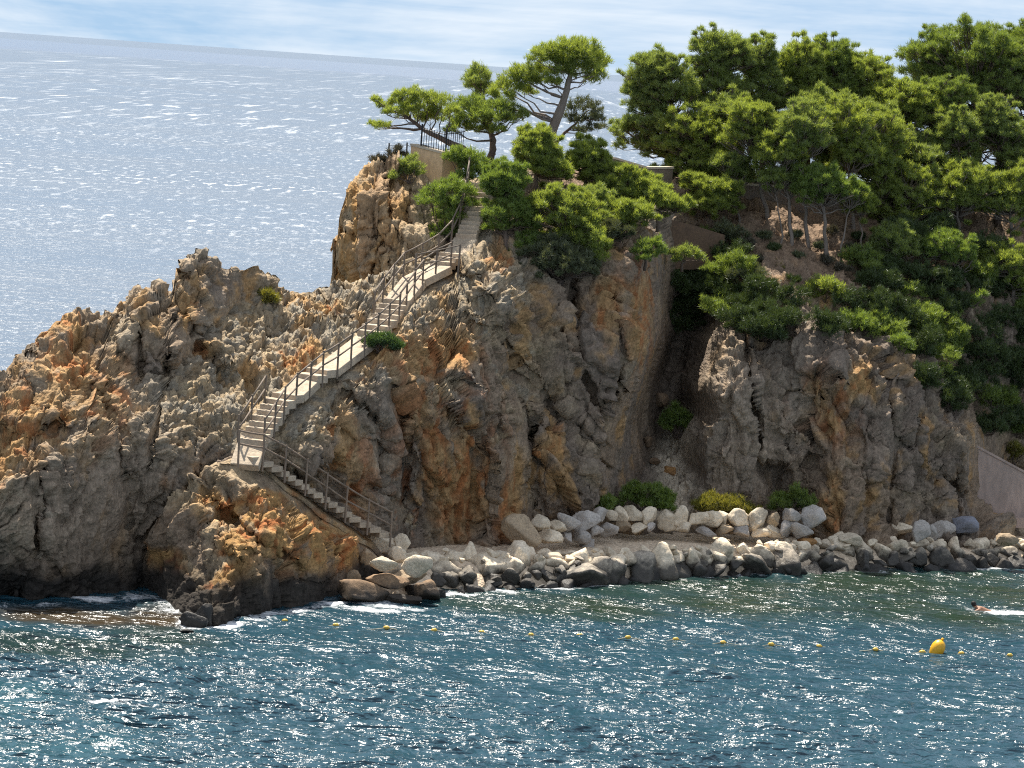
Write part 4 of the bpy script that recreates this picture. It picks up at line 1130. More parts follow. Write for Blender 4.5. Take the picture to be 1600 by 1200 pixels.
def build_walls(surf):
    och = mat_simple('ochre_render', (0.78, 0.54, 0.32), (0.66, 0.45, 0.27), 1.3, 0.9, 0.2, (1, 1, 0.35))
    cap = mat_simple('pale_coping', (0.55, 0.46, 0.35), (0.45, 0.37, 0.28), 2.5, 0.9, 0.3)
    brn = mat_simple('brown_render', (0.15, 0.095, 0.06), (0.105, 0.07, 0.048), 1.6, 0.9, 0.4)
    rub = mat_simple('rubble_wall', (0.25, 0.19, 0.14), (0.15, 0.12, 0.10), 3.0, 0.95, 0.8)
    con = mat_simple('grey_pink_concrete', (0.43, 0.33, 0.28), (0.33, 0.26, 0.225), 0.9, 0.9, 0.25, (1, 1, 0.3))
    iron = mat_simple('black_iron', (0.018, 0.018, 0.02), None, 8, 0.5, 0.1)
    gal = mat_simple('dull_galvanised', (0.16, 0.15, 0.14), None, 8, 0.6, 0.1)
    def wall(name, label, cat, pts, hts, thick, mat, capm=None):
        p = [P(*q) for q in pts]
        r = thing(name, label, cat, [float(a) for a in p[0]])
        b = np.array(r.location)
        wall_mesh(p, hts, thick, mat, 'wall_body', r, b)
        if capm: coping(p, hts, thick, capm, r, b)
        return r, p
    r, tp = wall('terrace_wall', 'ochre rendered parapet wall with pale coping on the terrace above the rock', 'wall',
                 [(640, 262, 124.6), (655, 268, 123.9), (690, 277, 123.3), (706, 275, 123.7), (722, 272, 124.2)], [0.95, 1.0, 1.0, 0.98, 0.95], 0.28, och, cap)
    # black railing on the parapet
    fr = thing('iron_fence', 'black iron bar fence standing on the ochre terrace wall', 'fence', [float(a) for a in tp[1]])
    b = np.array(fr.location)
    line = [q + np.array([0, 0.14, 1.08]) for q in tp[1:]]
    L = np.concatenate([[0], np.cumsum([np.linalg.norm(a - c) for a, c in zip(line[1:], line[:-1])])])
    ln = np.array(line)
    bars = MB()
    for t in np.arange(0, L[-1], 0.13):
        q = np.array([np.interp(t, L, ln[:, k]) for k in range(3)]) - b
        bars.box(q + np.array([0, 0, 0.42]), np.array([0.014, 0, 0]), np.array([0, 0.014, 0]), np.array([0, 0, 0.42]))
    o = link('bar', bars.mesh('bar', iron), fr)
    for t in np.arange(0, L[-1], 1.3):
        q = np.array([np.interp(t, L, ln[:, k]) for k in range(3)]) - b
        mb = MB(); mb.box(q + np.array([0, 0, 0.48]), np.array([0.035, 0, 0]), np.array([0, 0.035, 0]), np.array([0, 0, 0.48]))
        link('post', mb.mesh('post', iron), fr)
    for h in (0.08, 0.75):
        mb = MB(); mb.tube([q - b + np.array([0, 0.03, h]) for q in line], 0.018, 6); link('rail', mb.mesh('rail', iron), fr)
    # wire fence on the rock edge
    fp = [P(606, 258, 124.2), P(621, 258, 124.4), P(634, 257, 124.6), P(643, 262, 124.7)]
    wf = thing('wire_fence', 'rusty wire fence on posts at the cliff edge left of the terrace wall', 'fence', [float(a) for a in fp[0]])
    b = np.array(wf.location)
    for q in fp:
        mb = MB(); mb.tube([q - b - np.array([0, 0, 0.3]), q - b + np.array([0, 0, 0.95])], 0.035, 6); link('post', mb.mesh('post', gal), wf)
    for h in (0.2, 0.5, 0.85):
        mb = MB(); mb.tube([q - b + np.array([0, 0, h]) for q in fp], 0.01, 5); link('wire', mb.mesh('wire', gal), wf)
    wall('low_wall', 'long low stone wall edging the path behind the green pines', 'wall', [(925, 266, 129.4), (960, 268, 130.6), (1010, 285, 131.2), (1050, 284, 133.0)], [0.55, 0.55, 0.62, 0.6], 0.3, rub, cap)
    wall('retaining_wall', 'dark rubble retaining wall under the path behind the pine trunks', 'wall', [(1080, 306, 133.6), (1135, 318, 134.2), (1230, 326, 135.2), (1330, 336, 136.2), (1430, 342, 137.2)], [0.75, 0.9, 0.95, 0.9, 0.8], 0.45, rub, cap)
    wall('brown_wall', 'brown rendered wall with sloping top at the head of the gully', 'wall', [(1034, 402, 128.6), (1080, 404, 129.2), (1130, 400, 130.0)], [1.75, 1.5, 0.95], 0.6, brn)
    # sloping concrete wall by the right edge
    p = [P(1500, 806, 128.2), P(1620, 806, 128.8), P(1720, 808, 129.3)]
    h = [P(1500, 690, 128.2)[2] - p[0][2], P(1620, 752, 128.8)[2] - p[1][2], P(1720, 800, 129.3)[2] - p[2][2]]
    r = thing('concrete_wall', 'smooth pinkish grey concrete wall with sloping top at the right edge', 'wall', [float(a) for a in p[0]])
    b = np.array(r.location)
    wall_mesh(p, h, 0.4, con, 'wall_body', r, b)
    coping(p, h, 0.4, con, r, b, 0.06, 0.10)
    mb = MB()
    for q0, q1 in zip(p[:-1], p[1:]):
        d = (q1 - q0); Ld = np.linalg.norm(d); d /= Ld
        mb.box((q0 + q1) / 2 - b + np.array([0, -0.2, -0.25]), d * Ld / 2, np.array([0, 0.28, 0]), np.array([0, 0, 0.22]))
    link('footing', mb.mesh('footing', con), r)

# ------------------------------------------------------------------ buoys and swimmer
BUOYS = [(445, 970), (525, 977), (604, 981), (678, 985), (753, 988), (830, 992), (906, 993), (981, 996), (1056, 999), (1130, 1004), (1205, 1007), (1280, 1010), (1368, 1015), (1441, 1019), (1502, 1021), (1578, 1024)]

def build_buoys():
    ora = mat_simple('orange_yellow_plastic', (0.80, 0.42, 0.015), (0.70, 0.36, 0.015), 3, 0.4, 0.05, spec=0.5)
    yel = mat_simple('yellow_plastic', (0.72, 0.46, 0.06), (0.58, 0.38, 0.07), 3, 0.45, 0.05, spec=0.5)
    rop = mat_simple('pale_rope', (0.5, 0.46, 0.34), None, 20, 0.9, 0.3)
    blk = mat_simple('black_rubber', (0.03, 0.03, 0.03), None, 8, 0.6, 0.1)
    def lathe(prof, seg=20):
        V = []; F = []
        for r, z in prof:
            for k in range(seg):
                a = 2 * math.pi * k / seg; V.append((r * math.cos(a), r * math.sin(a), z))
        for i in range(len(prof) - 1):
            for k in range(seg):
                F.append((i * seg + k, i * seg + (k + 1) % seg, (i + 1) * seg + (k + 1) % seg, (i + 1) * seg + k))
        return np.array(V), np.array(F)
    # small float: a fat spindle with collars where the rope passes through
    v, f = lathe([(0.001, -0.19), (0.035, -0.19), (0.04, -0.16), (0.085, -0.13), (0.115, -0.06), (0.12, 0), (0.115, 0.06), (0.085, 0.13), (0.04, 0.16), (0.035, 0.19), (0.001, 0.19)], 18)
    v = v[:, [2, 1, 0]]
    me = np_mesh('float_body', v, f[:, ::-1], yel, True)
    ringv, ringf = lathe([(0.001, -0.21), (0.025, -0.21), (0.025, -0.185), (0.001, -0.185)], 10)
    r2 = ringv.copy(); r2[:, 2] *= -1
    rv = np.concatenate([ringv, r2])[:, [2, 1, 0]]; rf = np.concatenate([ringf, ringf[:, ::-1] + len(ringv)])
    mr = np_mesh('rope_eye', rv, rf, blk, True)
    names = ['nearest the spur tip', 'second from the spur tip', 'before the brown slabs', 'below the wedge rock', 'fifth from the spur', 'sixth from the spur', 'seventh from the spur', 'eighth along the line',
             'ninth along the line', 'tenth along the line', 'eleventh along the line', 'twelfth along the line', 'thirteenth along the line, before the gap to the big buoy', 'just left of the big yellow buoy', 'just right of the big yellow buoy', 'at the right edge of the picture']
    pts = []
    for i, (px, py) in enumerate(BUOYS):
        w = W(px, py, 0.06)
        t = thing('float', 'small yellow line float ' + names[i], 'float', [float(w[0]), float(w[1]), 0.07], 'small yellow floats on the rope line')
        t.rotation_euler = (0, random.uniform(-.15, .15), random.uniform(-0.3, 0.3))
        t.scale = [random.uniform(0.54, 0.66)] * 3
        link('float_body', me, t); link('rope_eye', mr, t)
        pts.append(np.array([w[0], w[1], 0.05]))
    mb = MB()
    allp = []
    for p, q in zip(pts[:-1], pts[1:]):
        for s in np.linspace(0, 1, 9)[:-1]:
            a = p + (q - p) * s
            allp.append(a + np.array([0, 0.06 * math.sin(s * 6.28), 0.015 - 0.10 * math.sin(math.pi * s)]))
    allp.append(pts[-1])
    mb.tube(allp, 0.016, 6)
    tag(link('rope', mb.mesh('rope', rop, True)), 'pale rope strung through the row of small yellow floats', 'rope')
    # big buoy, leaning
    w = W(1461, 1021, 0.0)
    t = thing('buoy', 'big yellow ball buoy leaning in the line of small floats', 'buoy', [float(w[0]), float(w[1]), 0.0])
    v, f = lathe([(0.001, -0.40), (0.10, -0.38), (0.19, -0.28), (0.245, -0.10), (0.26, 0.04), (0.245, 0.17), (0.19, 0.29), (0.10, 0.36), (0.05, 0.375), (0.001, 0.38)], 28)
    link('buoy_body', np_mesh('buoy_body', v, f, ora, True), t).location = (0, 0, 0.16)
    v, f = lathe([(0.001, 0.37), (0.05, 0.37), (0.055, 0.44), (0.035, 0.47), (0.001, 0.47)], 14)
    link('lifting_eye', np_mesh('lifting_eye', v, f, ora, True), t).location = (0, 0, 0.16)
    t.rotation_euler = (0, R(24), R(10))
    # swimmer
    skin = mat_simple('skin', (0.36, 0.20, 0.13), (0.32, 0.17, 0.11), 5, 0.5, 0.05)
    hair = mat_simple('dark_hair', (0.02, 0.016, 0.013), None, 20, 0.6, 0.3)
    w = W(1529, 949, 0.08)
    t = thing('person', 'person swimming in the bay, dark wet hair, only the head and shoulders above water', 'person', [float(w[0]), float(w[1]), 0.0])
    jo = [((0, 0, 0.05), .11), ((0.15, 0, -0.02), .15), ((0.35, 0, -0.08), .13), ((0.52, 0, -0.12), .13), ((-0.10, 0, 0.09), .055), ((-0.2, 0, 0.15), .085), ((-0.235, 0, 0.22), .08),
          ((0.02, 0.2, 0.03), .06), ((-0.22, 0.3, -0.04), .042), ((-0.45, 0.22, -0.05), .032), ((0.02, -0.2, 0.03), .06), ((-0.2, -0.32, -0.04), .042), ((-0.42, -0.26, -0.05), .032),
          ((0.62, 0.09, -0.14), .08), ((1.0, 0.13, -0.2), .06), ((1.4, 0.12, -0.24), .04), ((0.62, -0.09, -0.14), .08), ((1.0, -0.13, -0.2), .06), ((1.4, -0.12, -0.24), .04)]
    ed = [(0, 1), (1, 2), (2, 3), (0, 4), (4, 5), (5, 6), (0, 7), (7, 8), (8, 9), (0, 10), (10, 11), (11, 12), (3, 13), (13, 14), (14, 15), (3, 16), (16, 17), (17, 18)]
    me = bpy.data.meshes.new('body'); me.from_pydata([a for a, _ in jo], ed, []); me.materials.append(skin)
    o = link('body', me, t)
    sk = o.modifiers.new('skin', 'SKIN')
    sk.use_smooth_shade = True
    for k, (_, r) in enumerate(jo): me.skin_vertices[0].data[k].radius = (r, r)
    me.skin_vertices[0].data[3].use_root = True
    ss = o.modifiers.new('sub', 'SUBSURF'); ss.levels = 2; ss.render_levels = 2
    v, f = lathe([(0.001, 0.115), (0.06, 0.10), (0.092, 0.05), (0.102, 0.0), (0.098, -0.05), (0.085, -0.09), (0.001, -0.09)], 16)
    h = link('hair', np_mesh('hair', v, f[:, ::-1], hair, True), t); h.location = (-0.205, 0, 0.215); h.rotation_euler = (0, R(-25), 0)
# ------------------------------------------------------------------ pines and shrubs
TR = np.random.default_rng(99)

def unit(v): return v / (np.linalg.norm(v, axis=-1, keepdims=True) + 1e-9)

def foliage(pads, dens=1.0, ln=0.19, wd=0.026, up=0.8, flat=0.85, spread=1.0, nn=9):
    """needle tufts on clumps; pads is a list of (centre, radius)"""
    V = []; T = []
    for (c, r) in pads:
        ns = max(6, int(15 * min(1.6, r / 0.55)))
        d = unit(TR.normal(size=(ns, 3))); d[:, 2] = np.abs(d[:, 2]) * 1.0 - 0.35
        d = unit(d)
        sc = c + d * r * np.array([0.72, 0.72, 0.72 * flat]) * TR.uniform(0.65, 1.3, (ns, 1))
        sr = r * TR.uniform(0.22, 0.40, ns) * spread
        for s, q in zip(sc, sr):
            nt = max(6, int(dens * 230 * q * q + 6))
            e = unit(TR.normal(size=(nt, 3)) + np.array([0, 0, 0.25]))
            base = s + e * (q * TR.uniform(0.3, 1.35, (nt, 1))) * np.array([1, 1, flat])
            axis = unit(e * 0.6 + np.array([0, 0, up]) + (s - c) / (r + 1e-6) * 0.25)
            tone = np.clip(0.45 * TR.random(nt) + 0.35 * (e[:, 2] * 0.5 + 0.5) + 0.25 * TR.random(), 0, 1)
            k = nn
            dirs = unit(axis[:, None, :] + 0.6 * TR.normal(size=(nt, k, 3)))
            L = ln * TR.uniform(0.6, 1.25, (nt, k, 1))
            b = base[:, None, :] + 0.035 * TR.normal(size=(nt, k, 3))
            sd = unit(np.cross(dirs, TR.normal(size=(nt, k, 3)))) * (wd * 0.5)
            tri = np.stack([b - sd, b + sd, b + dirs * L], 2)           # nt,k,3,3
            V.append(tri.reshape(-1, 3)); T.append(np.repeat(tone, k * 3))
    V = np.concatenate(V); T = np.concatenate(T)
    return V, np.arange(len(V)).reshape(-1, 3), T

def limb(a, b, sag=0.0, n=6, wob=0.06):
    t = np.linspace(0, 1, n)[:, None]
    L = np.linalg.norm(b - a)
    p = a + (b - a) * t
    p[:, 2] += sag * L * np.sin(t[:, 0] * math.pi)
    w = TR.normal(size=(n, 3)) * wob * L; w[0] = 0; w[-1] = 0
    return p + w * np.sin(t * math.pi) * 0.6

def build_plant(name, label, cat, base, trunk, pads, leaf, bark, group=None, r0=0.12, dens=1.0, ln=0.19, wd=0.026, up=0.8, flat=0.85, twigs=True, nn=9, spread=1.0, limb_from=0.3):
    """base: world point; trunk: world polyline; pads: (world centre, radius)"""
    root = thing(name, label, cat, [float(a) for a in base], group)
    b0 = np.array(base, float)
    mb = MB()
    if len(trunk) > 1:
        t = np.array(trunk) - b0
        # smooth the trunk line
        L = np.concatenate([[0], np.cumsum(np.linalg.norm(np.diff(t, axis=0), axis=1))])
        m = 12
        tt = np.stack([np.interp(np.linspace(0, L[-1], m), L, t[:, k]) for k in range(3)], 1)
        for _ in range(2): tt[1:-1] = 0.25 * tt[:-2] + 0.5 * tt[1:-1] + 0.25 * tt[2:]
        tt[1:-1] += TR.normal(size=(m - 2, 3)) * 0.035 * np.array([1, 1, 0])
        tt[0, 2] -= 0.3
        rad = r0 * (1 - 0.72 * np.linspace(0, 1, m)); rad[0] *= 1.25
        mb.tube(list(tt), list(rad), 8, 0.15)
        for (c, r) in pads:
            q = c - b0
            # limb leaves the trunk below the clump
            i0 = int(limb_from * m)
            cand = tt[i0:]
            dz = np.linalg.norm(cand - q, axis=1) + 1.2 * np.maximum(0, cand[:, 2] - q[2] + 0.15 * r)
            k = int(np.argmin(dz)); k = max(0, k - 1)
            a = cand[k]
            if np.linalg.norm(q - a) < 0.15: continue
            e = q - np.array([0, 0, 0.25 * r])
            lr = min(rad[i0 + k] * 0.55, 0.018 + 0.02 * np.linalg.norm(e - a))
            lp = limb(a, e, -0.08 + 0.08 * TR.random(), 6)
            mb.tube(list(lp), list(np.linspace(lr, 0.012, 6)), 5)
            if twigs:
                for _ in range(4):
                    d = unit(TR.normal(size=3) + np.array([0, 0, 0.3]))
                    s0 = lp[int(TR.integers(3, 6))]
                    mb.tube(list(limb(s0, q + d * r * 0.75 * np.array([1, 1, 0.7]), 0, 4)), [0.012, 0.01, 0.008, 0.005], 4)
    else:
        for (c, r) in pads:
            q = c - b0
            s0 = np.array([TR.normal() * 0.08, TR.normal() * 0.08, -0.15])
            mb.tube(list(limb(s0, q, 0.0, 5)), [0.03, 0.024, 0.018, 0.012, 0.008], 5)
            for _ in range(3):
                d = unit(TR.normal(size=3) + np.array([0, 0, 0.3]))
                mb.tube(list(limb(s0 + (q - s0) * 0.6, q + d * r * 0.7, 0, 4)), [0.012, 0.01, 0.008, 0.005], 4)
    link('trunk' if len(trunk) > 1 else 'stems', mb.mesh('trunk', bark, True), root)
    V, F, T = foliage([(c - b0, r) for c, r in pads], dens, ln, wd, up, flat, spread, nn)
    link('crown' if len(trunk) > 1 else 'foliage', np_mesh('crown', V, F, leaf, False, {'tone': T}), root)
    return root

def px_pads(L, Y, jit=0.5):
    out = []
    for (px, py, r) in L:
        y = Y + TR.uniform(-jit, jit)
        out.append((P(px, py, y), 1.25 * r * y / FPX))
    return out

def fill(ells, Y, r, n=None):
    """clumps spread through ellipsoids given in pixels (cx,cy,rx,ry)"""
    out = []
    r = r * 0.68
    for (cx, cy, rx, ry) in ells:
        k = Y / FPX
        m = n or max(6, int(2.7 * rx * ry / (r * r)))
        pts = []
        tries = 0
        while len(pts) < m and tries < 4000:
            tries += 1
            d = unit(TR.normal(size=3)); rad = TR.uniform(0.5, 1.0) ** 0.5
            if d[2] < -0.55: continue
            q = d * rad
            if pts and min(np.linalg.norm((q - w) * np.array([rx, rx, ry])) for w in pts) < r * 0.8: continue
            pts.append(q)
        c = P(cx, cy, Y)
        for q in pts:
            rr = r * TR.uniform(0.85, 1.4)
            out.append((c + q * np.array([max(rx - rr * .6, 2), max(rx - rr * .6, 2) * 0.9, max(ry - rr * .6, 2)]) * k, rr * k))
        for _ in range(int(m * 0.55)):                 # leaders poking out of the crown, mostly upward
            q = unit(TR.normal(size=3) + np.array([0, -0.2, 0.55])) * TR.uniform(0.95, 1.16)
            rr = r * TR.uniform(0.4, 0.65)
            out.append((c + q * np.array([rx, rx * 0.9, ry]) * k, rr * k))
    return out

def build_trees(surf):
    LEAF = dict(bright=mat_leaf('pine_needles', (0.125, 0.17, 0.055), (0.35, 0.43, 0.095), 0.58),
                mid=mat_leaf('grey_green_needles', (0.115, 0.16, 0.062), (0.31, 0.39, 0.115), 0.57),
                dark=mat_leaf('dark_pine_needles', (0.09, 0.135, 0.045), (0.26, 0.345, 0.08), 0.52),
                grey=mat_leaf('thin_grey_needles', (0.07, 0.085, 0.05), (0.14, 0.16, 0.08), 0.3),
                vivid=mat_leaf('bright_green_leaves', (0.09, 0.145, 0.04), (0.26, 0.355, 0.08), 0.48),
                yellow=mat_leaf('yellow_green_leaves', (0.10, 0.11, 0.02), (0.30, 0.28, 0.06), 0.4),
                blue=mat_leaf('blue_green_leaves', (0.05, 0.09, 0.035), (0.11, 0.19, 0.06), 0.35),
                shade=mat_leaf('shade_darkened_leaves', (0.028, 0.046, 0.02), (0.085, 0.125, 0.035), 0.28),  # leaf colour lowered to carry the slope's shade
                dry=mat_leaf('dry_scrub', (0.06, 0.055, 0.04), (0.12, 0.11, 0.075), 0.2))
    bark = mat_simple('pine_bark', (0.16, 0.12, 0.095), (0.10, 0.075, 0.06), 6, 0.95, 0.8, (1, 1, 0.3))
    pale = mat_simple('pale_grey_bark', (0.25, 0.205, 0.17), (0.17, 0.14, 0.115), 6, 0.95, 0.8, (1, 1, 0.3))
    TG = 'pines on the terrace above the rock'
    def pine(label, base, trunk, pads, leaf, Y, group, r0=0.12, **kw):
        b = P(*base)
        t = [b] + [P(*q) for q in trunk]
        return build_plant('pine_tree', label, 'tree', b, t, pads, LEAF[leaf], kw.pop('bark', bark), group, r0, **kw)
    # ---- terrace
    Y = 127.5
    pine('tall umbrella pine with bare bending trunk standing highest on the terrace', (856, 228, Y), [(866, 196, Y), (878, 165, Y), (884, 140, Y), (893, 108, Y), (900, 92, Y)],
         px_pads([(885, 78, 20), (905, 74, 16), (922, 84, 20), (935, 98, 14), (860, 84, 18), (866, 98, 16), (842, 92, 14), (905, 100, 20), (925, 108, 16), (880, 112, 16), (850, 108, 14), (822, 112, 15), (800, 120, 15), (830, 126, 16), (852, 124, 12), (806, 138, 14), (784, 136, 14), (788, 150, 12), (915, 122, 14), (936, 116, 10), (870, 128, 10), (825, 144, 11), (770, 148, 10)], Y, 0.9),
         'bright', Y, TG, 0.26, dens=1.25, bark=pale)
    Y = 129.5
    pine('small round headed pine between the leaning pine and the umbrella pine', (770, 232, Y), [(764, 190, Y), (754, 150, Y), (748, 120, Y)], px_pads([(747, 114, 14), (738, 124, 13), (757, 122, 13), (746, 134, 13), (736, 136, 9), (760, 136, 10), (750, 146, 10)], Y, 0.5), 'mid', Y, TG, 0.12)
    Y = 125.6
    pine('wind bent pine leaning left over the iron fence with long low boughs', (742, 246, Y), [(722, 232, Y), (696, 220, Y), (665, 206, Y), (640, 186, Y), (618, 170, Y)],
         px_pads([(584, 156, 7), (592, 162, 7), (603, 166, 8), (616, 160, 9), (629, 148, 11), (644, 146, 12), (656, 154, 13), (634, 163, 12), (618, 174, 9), (606, 178, 7), (645, 172, 14), (664, 168, 14), (676, 156, 13), (690, 160, 14), (655, 184, 12), (672, 184, 13), (690, 178, 13), (582, 195, 6), (592, 198, 7), (603, 197, 6), (705, 172, 12), (630, 182, 8)], Y, 0.8), 'bright', Y, TG, 0.17, limb_from=0.15)
    Y = 126.6
    pine('dense dark pine with forked black trunk behind the terrace wall', (764, 246, Y), [(772, 226, Y), (768, 208, Y), (756, 192, Y), (748, 176, Y)],
         px_pads([(722, 166, 14), (738, 162, 15), (756, 166, 15), (774, 170, 15), (790, 166, 13), (730, 182, 15), (750, 182, 16), (770, 186, 15), (788, 184, 14), (720, 196, 12), (740, 200, 14), (760, 202, 12), (778, 202, 11), (702, 190, 11), (706, 204, 10), (806, 186, 12), (804, 172, 11), (816, 180, 9)], Y, 0.9), 'dark', Y, TG, 0.16)
    Y = 128.6
    pine('sparse grey half dead pine right of the umbrella pine', (866, 232, Y), [(884, 206, Y), (904, 188, Y), (920, 172, Y)], px_pads([(898, 168, 12), (912, 164, 13), (928, 172, 12), (936, 186, 10), (918, 184, 12), (902, 188, 11), (888, 180, 9), (925, 200, 10), (906, 204, 9), (940, 198, 7)], Y, 0.6), 'grey', Y, TG, 0.09, dens=0.32)
    # ---- around the stairway
    SG = 'shrubs and young pines round the stairway head'
    def shrub(label, base, L, leaf, Y, group=SG, cat='shrub', name='shrub', **kw):
        b = P(*base)
        return build_plant(name, label, cat, b, [b], L, LEAF[leaf], bark, group, **kw)
    shrub('leafy green shrub on the left side of the upper steps', (700, 372, 121.3), px_pads([(690, 298, 16), (712, 290, 16), (730, 298, 14), (672, 316, 14), (696, 318, 17), (718, 320, 15), (734, 318, 9), (705, 340, 16), (722, 342, 11), (688, 356, 14), (704, 362, 12), (680, 372, 10), (690, 338, 13), (668, 304, 9)], 121.4, 0.6), 'vivid', 121, dens=1.2)
    shrub('bright shrub before the terrace wall above the first steps', (728, 292, 122.9), px_pads([(712, 240, 14), (730, 246, 15), (748, 250, 14), (720, 260, 14), (740, 266, 15), (702, 246, 10), (756, 266, 12), (728, 276, 12)], 122.8, 0.5), 'vivid', 123, dens=1.1)
    shrub('low grey green shrub below the left end of the terrace wall', (640, 282, 122.8), px_pads([(618, 276, 9), (630, 268, 10), (642, 264, 10), (652, 260, 8), (634, 256, 9), (646, 250, 7), (655, 270, 7)], 122.8, 0.3), 'mid', 123)
    shrub('dark dry scrub on the top edge of the rock at the fence', (592, 262, 123.6), px_pads([(586, 252, 7), (595, 250, 8), (604, 252, 6), (612, 240, 7), (622, 236, 7), (630, 242, 6)], 123.8, 0.3), 'dry', 123, dens=0.9)
    pine('bushy pine overhanging the upper steps from the right', (792, 398, 119.8), [(790, 370, 120.0), (788, 330, 120.4), (790, 295, 120.8)], fill([(790, 292, 40, 36), (800, 336, 42, 34)], 120.6, 14) + px_pads([(818, 382, 14), (836, 378, 13), (806, 394, 11), (842, 392, 11), (782, 352, 13), (770, 332, 12), (826, 398, 9)], 119.6, 0.4), 'vivid', 120, SG, 0.12, dens=1.15)
    pine('broad domed pine spilling over the cliff edge right of the stairs', (878, 440, 120.2), [(880, 410, 120.4), (884, 370, 120.6), (886, 335, 120.8)], fill([(880, 336, 62, 40), (905, 378, 44, 34)], 120.6, 15) + px_pads([(930, 384, 12), (938, 402, 12), (920, 400, 12), (934, 372, 11)], 119.8, 0.4), 'bright', 120, SG, 0.13, dens=1.15)
    pine('grey twiggy lower pine hanging under the domed pine on the cliff', (872, 452, 119.6), [(876, 430, 119.6), (880, 408, 119.8), (882, 396, 119.8)], fill([(872, 408, 62, 34)], 119.7, 13), 'grey', 120, SG, 0.09, dens=0.55)
    pine('young bright pine in front of the umbrella pine trunk', (836, 292, 124.2), [(838, 260, 124.2), (840, 225, 124.2)], fill([(838, 240, 38, 40), (858, 268, 36, 26)], 124.2, 13), 'bright', 124, SG, 0.09)
    pine('feathery young pine left of the low stone wall', (912, 300, 125.6), [(914, 270, 125.6), (918, 232, 125.6)], fill([(915, 250, 34, 34), (940, 276, 36, 26)], 125.6, 13), 'bright', 125, SG, 0.09)
    pine('low spreading pine covering the cliff top below the low stone wall', (978, 332, 125.0), [(980, 318, 125), (984, 298, 125)], fill([(975, 292, 44, 30), (1012, 296, 34, 20), (955, 312, 36, 20)], 125.0, 13), 'bright', 125, SG, 0.09)
    pine('soft pine tuft directly below the domed pines right shoulder on the cliff top', (930, 345, 123.0), [(930, 325, 123), (928, 310, 123)], fill([(925, 316, 36, 24)], 123, 13), 'mid', 123, SG, 0.08)
    pine('drooping pine on the cliff top between the domed pine and the gully', (968, 372, 122.6), [(970, 350, 122.6), (972, 330, 122.8)], fill([(958, 338, 36, 24), (990, 334, 34, 20)], 122.6, 13), 'bright', 122, SG, 0.08)
    pine('bushy pine on the cliff top at the edge of the gully', (1028, 352, 124.2), [(1030, 336, 124.2), (1034, 318, 124.4)], fill([(1030, 314, 36, 22), (1056, 322, 26, 16)], 124.4, 13), 'bright', 124, SG, 0.08)
    pine('grey twiggy bush clinging to the cliff under the drooping pine', (952, 396, 121.4), [(954, 384, 121.4), (958, 372, 121.6)], fill([(956, 368, 30, 18)], 121.4, 12), 'grey', 121, SG, 0.06, dens=0.6)
    pine('small lone pine clinging to the cliff face right of the domed pine', (1008, 412, 121.3), [(1008, 400, 121.2), (1012, 388, 121)], px_pads([(998, 392, 10), (1012, 386, 11), (1026, 382, 10), (1020, 398, 9), (1034, 392, 8), (1006, 404, 8)], 121, 0.3), 'vivid', 121, SG, 0.06)
    pine('thin pine branch low at the gully head beside the brown wall', (1066, 414, 126.6), [(1068, 404, 126.6), (1072, 396, 126.6)], px_pads([(1054, 396, 9), (1068, 390, 10), (1082, 396, 10), (1094, 404, 8), (1060, 406, 8)], 126.4, 0.3), 'mid', 126, SG, 0.06, dens=0.7)
    # ---- forest on the right: label, base, trunk, crowns, clump radius, leaf
    FG = 'pines of the wood on the right'
